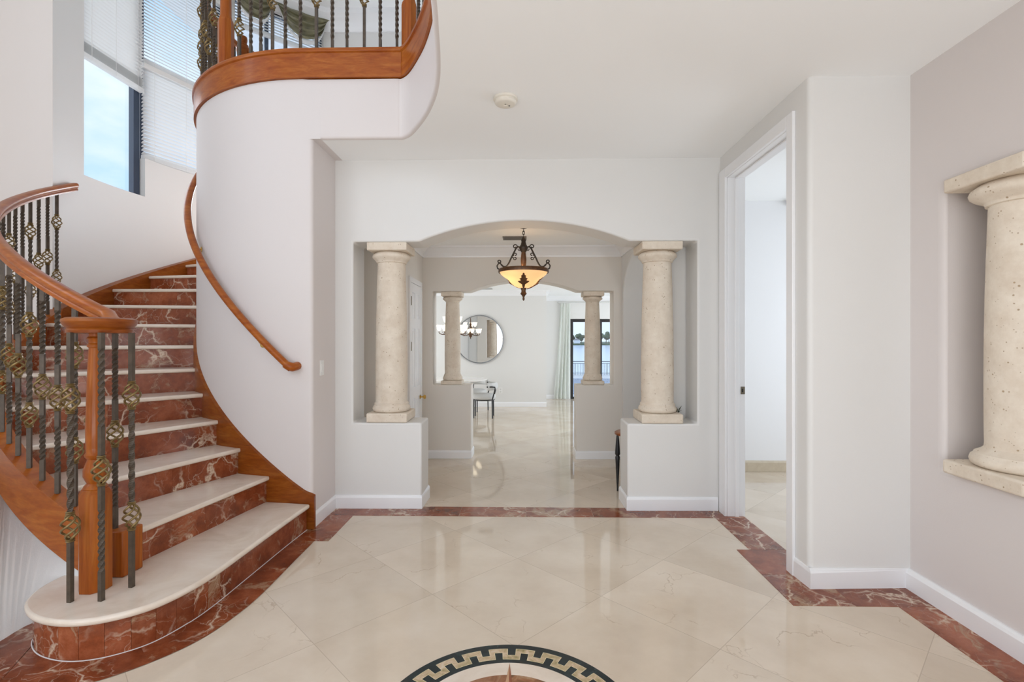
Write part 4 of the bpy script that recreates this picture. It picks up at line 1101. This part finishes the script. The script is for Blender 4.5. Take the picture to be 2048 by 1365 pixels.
for k, a in enumerate((0.0, PI)):
    ca, sa = math.cos(a), math.sin(a)
    def W(p): return (PX + p[0]*ca, PY + p[0]*sa, p[1])
    bm = bmnew()
    main = cr([Vector((x*S, pz(y), 0)) for x, y in ((6, 497), (10, 494), (14, 496), (18, 503), (24, 515), (29, 526), (34, 533), (40, 533.5), (45, 529))], 5)
    tube(bm, [W((p.x, p.y)) for p in main], 0.0085, 8)
    # hook at the top, paired curls halfway, big curl at the rim
    tube(bm, [W(p) for p in [(9*S, pz(494))] + spiral(17*S, pz(493.5), 4.5*S, PI*0.95, -0.95)], 0.006, 7)
    tube(bm, [W(p) for p in [(22*S, pz(511))] + spiral(16.5*S, pz(509.5), 3.6*S, -0.6, 1.0)], 0.005, 7)
    tube(bm, [W(p) for p in [(24*S, pz(515))] + spiral(17*S, pz(517), 3.6*S, 0.5, -1.0)], 0.005, 7)
    tube(bm, [W(p) for p in [(45*S, pz(529))] + spiral(49*S, pz(523.5), 3.8*S, -2.2, 1.05)[:1] + spiral(49*S, pz(523.5), 3.8*S, -2.2, -1.0)], 0.0065, 7)
    tube(bm, [W((x*S, pz(y))) for x, y in ((46, 526), (50, 527.5), (53, 532), (52, 537), (47, 540), (44, 538))], 0.0075, 8)
    tube(bm, [W(p) for p in spiral(8*S, pz(499), 3.2*S, 0.5, -0.9)], 0.0045, 6)
    obj('scroll_arm', bm, M['lamp_iron'], pl, smooth=60)

# ------------------------------------------------------------------ dining corner
mi = thing('round_mirror', 'large round wall mirror with a thin metal rim', 'mirror', (-0.952, 11.19, 1.5))
bm = bmnew(); n = 72; rad = 0.527
for (r0, r1, y0, y1) in ((rad-0.012, rad+0.010, 11.165, 11.198),):
    ring = [[bm.verts.new((-0.952 + r*math.cos(2*PI*i/n), y, 1.5 + r*math.sin(2*PI*i/n))) for r, y in ((r0, y0), (r1, y0), (r1, y1), (r0, y1))] for i in range(n)]
    for i in range(n):
        a, b = ring[i], ring[(i+1) % n]
        for k in range(4): bm.faces.new((a[k], a[(k+1) % 4], b[(k+1) % 4], b[k]))
obj('mirror_frame', bm, M['chrome'], mi, smooth=30)
bm = bmnew(); lathe(bm, [(rad-0.006, 0), (rad-0.006, 0.010)], seg=72)
bmesh.ops.rotate(bm, verts=bm.verts, cent=(0, 0, 0), matrix=Matrix.Rotation(PI/2, 3, 'X')); bmesh.ops.translate(bm, verts=bm.verts, vec=(-0.952, 11.19, 1.5))
obj('mirror_glass', bm, M['mirror'], mi)

tb = thing('dining_table', 'round white topped dining table below the mirror', 'table', (-1.33, 9.95, 0))
bm = bmnew(); lathe(bm, [(0.60, 0.690), (0.635, 0.700), (0.64, 0.712), (0.63, 0.722), (0.002, 0.722)], (-1.33, 9.95, 0), 56); obj('tabletop', bm, M['tabletop'], tb, smooth=35)
bm = bmnew(); lathe(bm, [(0.30, 0.001), (0.30, 0.02), (0.10, 0.05), (0.07, 0.12), (0.065, 0.60), (0.12, 0.690)], (-1.33, 9.95, 0), 32); obj('pedestal', bm, M['tabletop'], tb, smooth=35)

def chair(label, loc, rz):
    t = thing('dining_chair', label, 'chair', loc, 'boucle dining chairs round the white table'); 
    # local frame: sitter looks along -X
    def put(name, bm, mat, **kw):
        o = obj(name, bm, mat, None, local=True, **kw); o.parent = t; o.location = (0, 0, 0); return o
    bm = bmnew(); lathe(bm, [(0.19, 0.34), (0.215, 0.36), (0.22, 0.40), (0.215, 0.43), (0.18, 0.45), (0.002, 0.455)], seg=32)
    for v in bm.verts: v.co.x *= 1.0
    put('seat', bm, M['fabric'], smooth=60)
    bm = bmnew(); n = 22; G = []
    for i in range(n+1):
        a = -1.25 + 2.5*i/n; row = []
        for (dr, z) in ((0.0, 0.53), (0.028, 0.545), (0.040, 0.60), (0.028, 0.655), (0.0, 0.67), (-0.024, 0.655), (-0.034, 0.60), (-0.024, 0.545)):
            r = 0.235 + dr; row.append(bm.verts.new((r*math.cos(a)*0.92 + 0.01, r*math.sin(a), z)))
        G.append(row)
    for a, b in zip(G, G[1:]):
        for k in range(8): bm.faces.new((a[k], a[(k+1) % 8], b[(k+1) % 8], b[k]))
    bm.faces.new(G[0]); bm.faces.new(list(reversed(G[-1])))
    put('backrest', bm, M['fabric'], smooth=60)
    for (x, y) in ((-0.185, -0.16), (-0.185, 0.16), (0.16, -0.19), (0.16, 0.19)):
        bm = bmnew(); tube(bm, [(x*1.04, y*1.02, 0.0), (x, y, 0.36)], 0.012, 10); put('leg', bm, M['black'], smooth=50)
    bm = bmnew(); tube(bm, [(0.195*math.cos(2*PI*i/24), 0.205*math.sin(2*PI*i/24), 0.345) for i in range(25)], 0.011, 8, cap=False); put('seat_frame', bm, M['black'], smooth=50)
    for s in (-1, 1):
        bm = bmnew(); tube(bm, [(0.06, 0.243*s, 0.60), (0.16, 0.235*s, 0.602), (0.215, 0.222*s, 0.595), (0.218, 0.216*s, 0.56), (0.195, 0.208*s, 0.47), (0.165, 0.195*s, 0.36)], 0.0125, 10); put('back_support', bm, M['black'], smooth=60)
    t.rotation_euler = (0, 0, rz); return t
chair('grey upholstered chair with black frame, whole in view beside the table', (-0.735, 9.72, 0), 0.0)
chair('grey chair half hidden between the low wall and the table', (-0.98, 10.62, 0), 1.05)

ch = thing('chandelier', 'two tier chandelier with lit glass shades above the dining table', 'chandelier', (-1.327, 9.5, 1.62))
cx, cy = -1.327, 9.5
bm = bmnew(); lathe(bm, [(0.004, 1.50), (0.010, 1.52), (0.016, 1.55), (0.040, 1.575), (0.045, 1.60), (0.025, 1.63), (0.014, 1.68), (0.014, 1.85), (0.030, 1.88), (0.012, 1.92), (0.008, 2.2), (0.008, 2.575)], (cx, cy, 0), 16); obj('body', bm, M['lamp_bronze'], ch, smooth=40)
for (nn, rr, zc, ph) in ((6, 0.245, 1.665, 0.25), (3, 0.15, 1.83, 0.6)):
    for k in range(nn):
        a = ph + 2*PI*k/nn; ca, sa = math.cos(a), math.sin(a)
        bm = bmnew(); pth = cr([Vector((cx + r*ca, cy + r*sa, z)) for r, z in ((0.02, zc+0.02), (rr*0.35, zc-0.055), (rr*0.7, zc-0.075), (rr*0.98, zc-0.05), (rr, zc+0.0))], 5)
        tube(bm, pth, 0.0075, 7); tube(bm, [(cx + r*ca, cy + r*sa, z) for r, z in ((rr*0.6, zc-0.07), (rr*0.75, zc-0.03), (rr*0.62, zc-0.01), (rr*0.52, zc-0.035))], 0.005, 6)
        ar = obj('arm', bm, M['lamp_bronze'], ch, smooth=60)
        bm = bmnew(); lathe(bm, [(0.022, zc+0.0), (0.036, zc+0.02), (0.046, zc+0.06), (0.058, zc+0.10)], (cx + rr*ca, cy + rr*sa, 0), 18, cap=False)
        lathe(bm, [(0.018, zc-0.012), (0.026, zc+0.004)], (cx + rr*ca, cy + rr*sa, 0), 12)
        o = obj('shade', bm, M['shade'], ar, smooth=60); o['label'] = 'lit frosted glass shade'

# ------------------------------------------------------------------ small fittings
sd = thing('smoke_detector', 'round cream smoke detector on the foyer ceiling', 'smoke detector', (-0.112, 3.325, CEIL))
bm = bmnew(); lathe(bm, [(0.080, CEIL-0.001), (0.080, CEIL-0.014), (0.074, CEIL-0.018)], (-0.112, 3.325, 0), 40); obj('base', bm, M['cream_plastic'], sd, smooth=35)
bm = bmnew(); lathe(bm, [(0.070, CEIL-0.016), (0.072, CEIL-0.030), (0.066, CEIL-0.040), (0.058, CEIL-0.044), (0.014, CEIL-0.046), (0.012, CEIL-0.042), (0.002, CEIL-0.042)], (-0.112, 3.325, 0), 40); cv = obj('cover', bm, M['cream_plastic'], sd, smooth=35)
bm = bmnew(); lathe(bm, [(0.006, CEIL-0.046), (0.006, CEIL-0.049)], (-0.088, 3.335, 0), 12); obj('test_button', bm, M['vent'], cv)
bm = bmnew(); lathe(bm, [(0.0035, CEIL-0.043), (0.0035, CEIL-0.048)], (-0.113, 3.312, 0), 10); obj('indicator', bm, M['black'], cv)

def vent(name, label, x0, x1, y0, y1, z, mat):
    t = thing(name, label, 'vent', ((x0+x1)/2, (y0+y1)/2, z), 'ceiling vents')
    bm = bmnew(); g = 0.012
    for q in ((x0, x1, y0, y0+g), (x0, x1, y1-g, y1), (x0, x0+g, y0+g, y1-g), (x1-g, x1, y0+g, y1-g)): box(bm, *q, z-0.010, z-0.0005)
    obj('frame', bm, mat, t)
    bm = bmnew(); n = 7
    for i in range(n):
        y = y0 + g + (y1-y0-2*g)*(i+0.5)/n; box(bm, x0+g, x1-g, y-0.007, y+0.004, z-0.008, z-0.004)
    obj('louvres', bm, mat, t)
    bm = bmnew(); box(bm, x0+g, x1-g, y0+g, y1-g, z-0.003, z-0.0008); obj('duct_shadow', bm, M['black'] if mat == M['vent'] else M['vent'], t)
vent('ceiling_vent', 'dark slotted vent on the hall ceiling behind the pendant chain', -0.225, 0.045, 5.68, 5.86, 2.66, M['vent'])
vent('ceiling_vent', 'pale slotted vent on the dining room ceiling above the mirror', -0.92, -0.64, 10.55, 10.85, LC, M['ventw'])

sw = thing('light_switch', 'white rocker switch plate beside the stair wall corner', 'switch', (-1.665, 4.15, 1.26))
bm = bmnew(); box(bm, -1.666, -1.659, 4.112, 4.188, 1.20, 1.325); obj('plate', bm, M['plastic'], sw, bevel=0.002)
bm = bmnew(); box(bm, -1.660, -1.655, 4.135, 4.165, 1.23, 1.295); obj('rocker', bm, M['plastic'], sw, bevel=0.002)
ol = thing('wall_outlet', 'small white outlet plate low on the mirror wall', 'outlet', (-0.49, 11.199, 0.363))
bm = bmnew(); box(bm, -0.53, -0.45, 11.193, 11.201, 0.30, 0.425); obj('plate', bm, M['plastic'], ol, bevel=0.002)
for z in (0.335, 0.39):
    bm = bmnew(); box(bm, -0.508, -0.472, 11.190, 11.194, z-0.017, z+0.017); obj('socket', bm, M['ventw'], ol, bevel=0.003)

# side table whose dark shaped leg peeks past the right low wall
ta = thing('side_table', 'small side table with shaped black legs behind the right low wall', 'table', (1.09, 5.02, 0))
bm = bmnew(); lathe(bm, [(0.165, 0.555), (0.178, 0.562), (0.178, 0.578), (0.168, 0.584), (0.002, 0.584)], (1.09, 5.02, 0), 36); obj('tabletop', bm, M['woodx'], ta, smooth=35)
for a in (PI*1.02, PI*1.02 + 2*PI/3, PI*1.02 + 4*PI/3):
    bm = bmnew(); lx, ly = 1.09 + 0.152*math.cos(a), 5.02 + 0.152*math.sin(a)
    lathe(bm, [(0.008, 0.001), (0.010, 0.06), (0.016, 0.18), (0.021, 0.30), (0.024, 0.335), (0.016, 0.350), (0.026, 0.368), (0.024, 0.40), (0.016, 0.50), (0.010, 0.556)], (lx, ly, 0), 14); obj('leg', bm, M['black'], ta, smooth=50)

# leafy plant tucked behind the right column
pt = thing('potted_plant', 'small leafy plant peeping out behind the right stone column', 'plant', (1.40, 4.74, 0.758))
bm = bmnew(); lathe(bm, [(0.018, 0.760), (0.026, 0.795), (0.028, 0.80), (0.022, 0.795)], (1.435, 4.74, 0), 14); obj('pot', bm, M['pot'], pt, smooth=40)
for (dx, dy, dz) in ((0.035, -0.05, 0.055), (0.045, -0.01, 0.09), (-0.01, -0.04, 0.08), (0.02, -0.07, 0.02)):
    bm = bmnew(); o0 = Vector((1.435, 4.74, 0.792)); e0 = o0 + Vector((dx, dy, dz)); mid = (o0+e0)/2 + Vector((0, 0, 0.015)); sd_ = Vector((-dy, dx, 0)).normalized()*0.010
    q = [bm.verts.new(o0), bm.verts.new(mid + sd_), bm.verts.new(e0), bm.verts.new(mid - sd_)]; bm.faces.new(q)
    o = obj('leaf', bm, M['leafdark'], pt); md = o.modifiers.new('Solid', 'SOLIDIFY'); md.thickness = 0.0015

# ------------------------------------------------------------------ inlaid medallion
MX, MY, MR = -0.060, 1.934, 0.542
md_ = thing('floor_medallion', 'round inlaid marble medallion with a key border and star', 'floor inlay', (MX, MY, 0))
def ringcells(bm, z, cells):
    for (r0, r1, a0, a1) in cells:
        n = max(1, int(abs(a1-a0)/0.03)); pr = None
        for i in range(n+1):
            a = a0 + (a1-a0)*i/n
            cur = (bm.verts.new((MX + r0*math.cos(a), MY + r0*math.sin(a), z)), bm.verts.new((MX + r1*math.cos(a), MY + r1*math.sin(a), z)))
            if pr: bm.faces.new((pr[0], cur[0], cur[1], pr[1]))
            pr = cur
bm = bmnew(); ringcells(bm, 0.0012, [(0.403, MR, 0, 2*PI)]); obj('dark_ring', bm, M['greenmarble'], md_)
NK = 24; st_ = 2*PI/NK
def keyband(bm, z, grow):
    A0 = PI/2 - 0.017
    for k in range(NK):
        a = A0 + k*st_; w = st_
        g = grow/0.465
        # one period: outer notch centred at a (dark), inner notch centred at a + w/2
        ow, iw = w*0.155 - g, w*0.155 - g
        lo, hi, mid_o, mid_i = 0.427 - grow, 0.507 + grow, 0.458 - grow, 0.476 + grow
        ringcells(bm, z, [(lo, mid_o + 2*grow if False else mid_o, a - ow, a + ow), (lo, hi, a + ow, a + w/2 - iw), (mid_i - 0.0, hi, a + w/2 - iw, a + w/2 + iw), (lo, hi, a + w/2 + iw, a + w - ow)])
bm = bmnew(); keyband(bm, 0.0018, 0.0); bmesh.ops.remove_doubles(bm, verts=bm.verts, dist=0.0004); obj('key_border', bm, M['onyx'], md_)
bm = bmnew(); A0 = PI/2 - 0.017; ow = st_*0.155
def ln_seg(bm, r0, a0, r1, a1, w=0.0022):
    if abs(r0-r1) < 1e-6: ringcells(bm, 0.0023, [(r0-w/2, r0+w/2, a0, a1)])
    else: ringcells(bm, 0.0023, [(min(r0, r1), max(r0, r1), a0 - w/2/0.465, a0 + w/2/0.465)])
for k in range(NK):
    a = A0 + k*st_
    for (r0, a0, r1, a1) in ((0.458, a-ow, 0.458, a+ow), (0.458, a+ow, 0.507, a+ow), (0.507, a+ow, 0.507, a+st_-ow), (0.507, a-ow, 0.458, a-ow),
                             (0.427, a-st_/2+ow, 0.427, a+st_/2-ow), (0.427, a+st_/2-ow, 0.476, a+st_/2-ow), (0.476, a+st_/2-ow, 0.476, a+st_/2+ow), (0.427, a+st_/2+ow, 0.476, a+st_/2+ow)):
        ln_seg(bm, r0, a0, r1, a1)
obj('inlay_line', bm, M['gold'], md_)
bm = bmnew(); lathe(bm, [(0.4032, 0.0), (0.4032, 0.0012)], (MX, MY, 0), 96); obj('field', bm, M['tread'], md_)
bm = bmnew(); lathe(bm, [(0.318, 0.0), (0.318, 0.0020)], (MX, MY, 0), 96); obj('centre_disc', bm, M['breccia'], md_)
bm1, bm2 = bmnew(), bmnew()
for k in range(8):
    a = PI/2 + k*PI/4; Rr = 0.398 if k % 2 == 0 else 0.285; zz_ = 0.0032 if k % 2 == 0 else 0.0027
    ri = 0.085
    tip = (MX + Rr*math.cos(a), MY + Rr*math.sin(a), zz_); cc = (MX, MY, zz_)
    l = (MX + ri*math.cos(a + PI/8*1.1), MY + ri*math.sin(a + PI/8*1.1), zz_); r = (MX + ri*math.cos(a - PI/8*1.1), MY + ri*math.sin(a - PI/8*1.1), zz_)
    bm1.faces.new([bm1.verts.new(p) for p in (cc, tip, l)]); bm2.faces.new([bm2.verts.new(p) for p in (cc, r, tip)])
o = obj('star_point', bm1, M['starlight'], md_); o = obj('star_point', bm2, M['stardark'], md_)

# ------------------------------------------------------------------ outdoors: pool, railing, lake, far shore
bm = bmnew(); box(bm, -20, 30, 13.0, 27.5, -0.55, -0.40); struct('ground_patio', bm, M['deck'])
bm = bmnew(); box(bm, -3, 7, 17.5, 24.4, -0.405, -0.39); struct('pool_water', bm, M['pool'])
bm = bmnew(); box(bm, -400, 400, 27.5, 420, -1.7, -1.5); struct('lake', bm, M['lake'])
bm = bmnew(); box(bm, -400, 400, 252, 420, -1.52, -0.6); struct('ground_far_shore', bm, M['grass'])
fr = thing('patio_railing', 'dark metal patio railing between pool and lake', 'railing', (3.0, 26.9, -0.40))
bm = bmnew(); tube(bm, [(-2, 26.9, 0.32), (8, 26.9, 0.32)], 0.022, 8); obj('top_rail', bm, M['blackframe'], fr)
bm = bmnew(); tube(bm, [(-2, 26.9, 0.22), (8, 26.9, 0.22)], 0.014, 8); obj('lower_rail', bm, M['blackframe'], fr)
bm = bmnew(); tube(bm, [(-2, 26.9, -0.30), (8, 26.9, -0.30)], 0.014, 8); obj('bottom_rail', bm, M['blackframe'], fr)
pk = None
for i in range(46):
    x = 1.8 + i*0.085
    if pk is None:
        bm = bmnew(); tube(bm, [(0, 0, -0.0), (0, 0, 0.62)], 0.009, 6); pk = obj('picket', bm, M['blackframe'], None, local=True); pme = pk.data; pk.parent = fr; pk.location = (x-3.0, 0, 0.0)
    else: link('picket', pme, fr, (x, 26.9, -0.40))
rnd = random.Random(11)
def blob(bm, c, r, rr, sub=2):
    bmesh.ops.create_icosphere(bm, subdivisions=sub, radius=1.0, matrix=Matrix.Translation(c) @ Matrix.Diagonal((r, r*0.9, r*0.85, 1)))
def tree(x, y, h, w, mat):
    t = thing('tree', 'leafy tree on the far lake shore', 'tree', (x, y, -0.6), 'trees along the far shore')
    bm = bmnew(); tube(bm, [(x, y, -0.7), (x + 0.1, y, -0.6 + h*0.5)], [h*0.035, h*0.02], 7); obj('trunk', bm, M['bark'], t)
    bm = bmnew()
    for k in range(9):
        a = rnd.uniform(0, 2*PI); rr = rnd.uniform(0, w*0.35); blob(bm, Vector((x + rr*math.cos(a), y + rr*math.sin(a), -0.6 + h*rnd.uniform(0.38, 0.78))), w*rnd.uniform(0.22, 0.36), rnd, 2)
    for v in bm.verts: v.co += Vector((rnd.uniform(-1, 1), rnd.uniform(-1, 1), rnd.uniform(-1, 1)))*w*0.035
    obj('crown', bm, mat, t)
for i in range(16):
    x = 21 + i*2.35; tree(x, (256 if i % 2 else 262), rnd.uniform(4.4, 6.6), rnd.uniform(3.2, 3.9), M['grass'] if i % 2 else M['leaf2'])
hs = thing('lake_house', 'small pale house among trees on the far shore', 'house', (27.0, 250, -0.6))
bm = bmnew(); box(bm, 25.6, 28.6, 252.2, 254, -0.62, 1.0); obj('wall', bm, M['housew'], hs)
bm = bmnew(); prism(bm, [(25.2, 1.0), (29.0, 1.0), (27.1, 2.0)], 'Y', 252.0, 254.2); obj('roof', bm, M['roof'], hs)

# ------------------------------------------------------------------ light
def area(name, loc, rot, sx, sy, power, col=(1, 1, 1), spread=180):
    l = bpy.data.lights.new(name, 'AREA'); l.shape = 'RECTANGLE'; l.size = sx; l.size_y = sy; l.energy = power; l.color = col; l.spread = R(spread)
    o = bpy.data.objects.new(name, l); COL.objects.link(o); o.location = loc; o.rotation_euler = rot; return o
FY = (PI/2, 0, 0)         # shines towards +Y
WARM = (1.0, 0.965, 0.915); COOL = (0.86, 0.93, 1.0)
area('daylight_front_door', (-0.2, -2.25, 1.5), (PI/2-0.55, 0, 0), 3.9, 2.7, 34, WARM)
area('ceiling_fill', (-0.2, -2.1, 0.45), (PI/2+1.28, 0, 0), 3.9, 1.0, 104, (1.0, 0.985, 0.965))  # unseen lamp added low down, aimed up to brighten the ceiling
area('daylight_front_side', (-3.9, -2.25, 1.6), FY, 1.9, 2.5, 30, WARM)
area('daylight_front_upper', (-2.8, -2.25, 4.95), FY, 4.1, 2.8, 60, WARM)
area('daylight_study', (4.56, 4.35, 1.5), (0, PI/2, 0), 2.3, 2.0, 34, (0.92, 0.96, 1.0))
area('daylight_living_right', (4.58, 9.6, 1.2), (0, PI/2, 0), 2.1, 5.0, 120, COOL)
area('daylight_living_left', (-4.6, 9.85, 1.3), (0, -PI/2, 0), 1.9, 2.0, 45, COOL)
area('corridor_fill', (4.5, 6.12, 1.4), (0, PI/2, 0), 2.2, 0.3, 18, COOL)  # unseen lamp added at the corridor end to tint the passage bluish
pw = pol(RO+0.05, -44.5, 3.5); area('stair_fill', pw, (PI/2, 0, math.atan2(CX-pw.x, -(CY-pw.y)) if False else math.atan2(-(CX-pw.x), (CY-pw.y))), 1.1, 1.0, 84, COOL)  # fill lamp in the added window, brightens the curved stair wall
sun = bpy.data.lights.new('hazy_sun', 'SUN'); sun.energy = 2.6; sun.angle = R(70); sun.color = (1.0, 0.98, 0.96)
so_ = bpy.data.objects.new('hazy_sun', sun); COL.objects.link(so_); so_.rotation_euler = Vector((1.0, -0.12, -0.42)).to_track_quat('-Z', 'Y').to_euler()
def point(name, loc, power, col, r=0.05):
    l = bpy.data.lights.new(name, 'POINT'); l.energy = power; l.color = col; l.shadow_soft_size = r
    o = bpy.data.objects.new(name, l); COL.objects.link(o); o.location = loc
point('pendant_bulb', (PX-0.09, PY-0.05, pz(548)), 1.4, (1.0, 0.76, 0.50), 0.03)
point('pendant_bulb', (PX+0.10, PY+0.03, pz(548)), 0.9, (1.0, 0.76, 0.50), 0.03)

point('passage_fill', (1.68, 5.35, 2.1), 2.2, (0.93, 0.96, 1.0), 0.08)  # unseen fill added to brighten the passage jamb, no fitting here
# world: blue sky with soft clouds
w = bpy.data.worlds.new('World'); SC.world = w; w.use_nodes = True; nt = w.node_tree; bg = nt.nodes['Background']
tc = N(nt, 'ShaderNodeTexCoord'); sep = N(nt, 'ShaderNodeSeparateXYZ'); L(nt, tc.outputs['Generated'], sep.inputs[0])
sky = ramp(nt, [(0.0, (0.66, 0.80, 0.98)), (0.25, (0.48, 0.70, 0.98)), (0.7, (0.36, 0.60, 0.95))], sep.outputs['Z'])
mp = N(nt, 'ShaderNodeMapping'); mp.inputs['Scale'].default_value = (1, 1, 2.2); L(nt, tc.outputs['Generated'], mp.inputs['Vector'])
cn = N(nt, 'ShaderNodeTexNoise', Scale=2.6, Detail=6.0, Roughness=0.55); L(nt, mp.outputs['Vector'], cn.inputs['Vector'])
cl = ramp(nt, [(0.50, 0.0), (0.68, 0.75)], cn.outputs['Fac'])
L(nt, mix(nt, cl.outputs['Color'], sky.outputs['Color'], (0.86, 0.92, 1.0)), bg.inputs['Color'])
bg.inputs['Strength'].default_value = 1.25

# ------------------------------------------------------------------ camera and view
cam = bpy.data.cameras.new('Camera'); co = bpy.data.objects.new('Camera', cam); COL.objects.link(co); SC.camera = co
co.location = (0, 0, 1.5); co.rotation_euler = (PI/2, 0, R(1.2))
cam.sensor_width = 36.0; cam.sensor_fit = 'HORIZONTAL'; cam.lens = 1010.0/2048*36.0; cam.shift_y = -(682.5-679)/2048; cam.clip_start = 0.05; cam.clip_end = 2000
vs = SC.view_settings
vs.view_transform = 'Standard'; vs.look = 'None'; vs.exposure = 0.07; vs.gamma = 1.0; vs.use_curve_mapping = False
cy_ = SC.cycles
cy_.use_denoising = True; cy_.max_bounces = 12; cy_.diffuse_bounces = 6; cy_.glossy_bounces = 5; cy_.transparent_max_bounces = 16; cy_.caustics_reflective = False; cy_.caustics_refractive = False
cy_.sample_clamp_indirect = 6.0
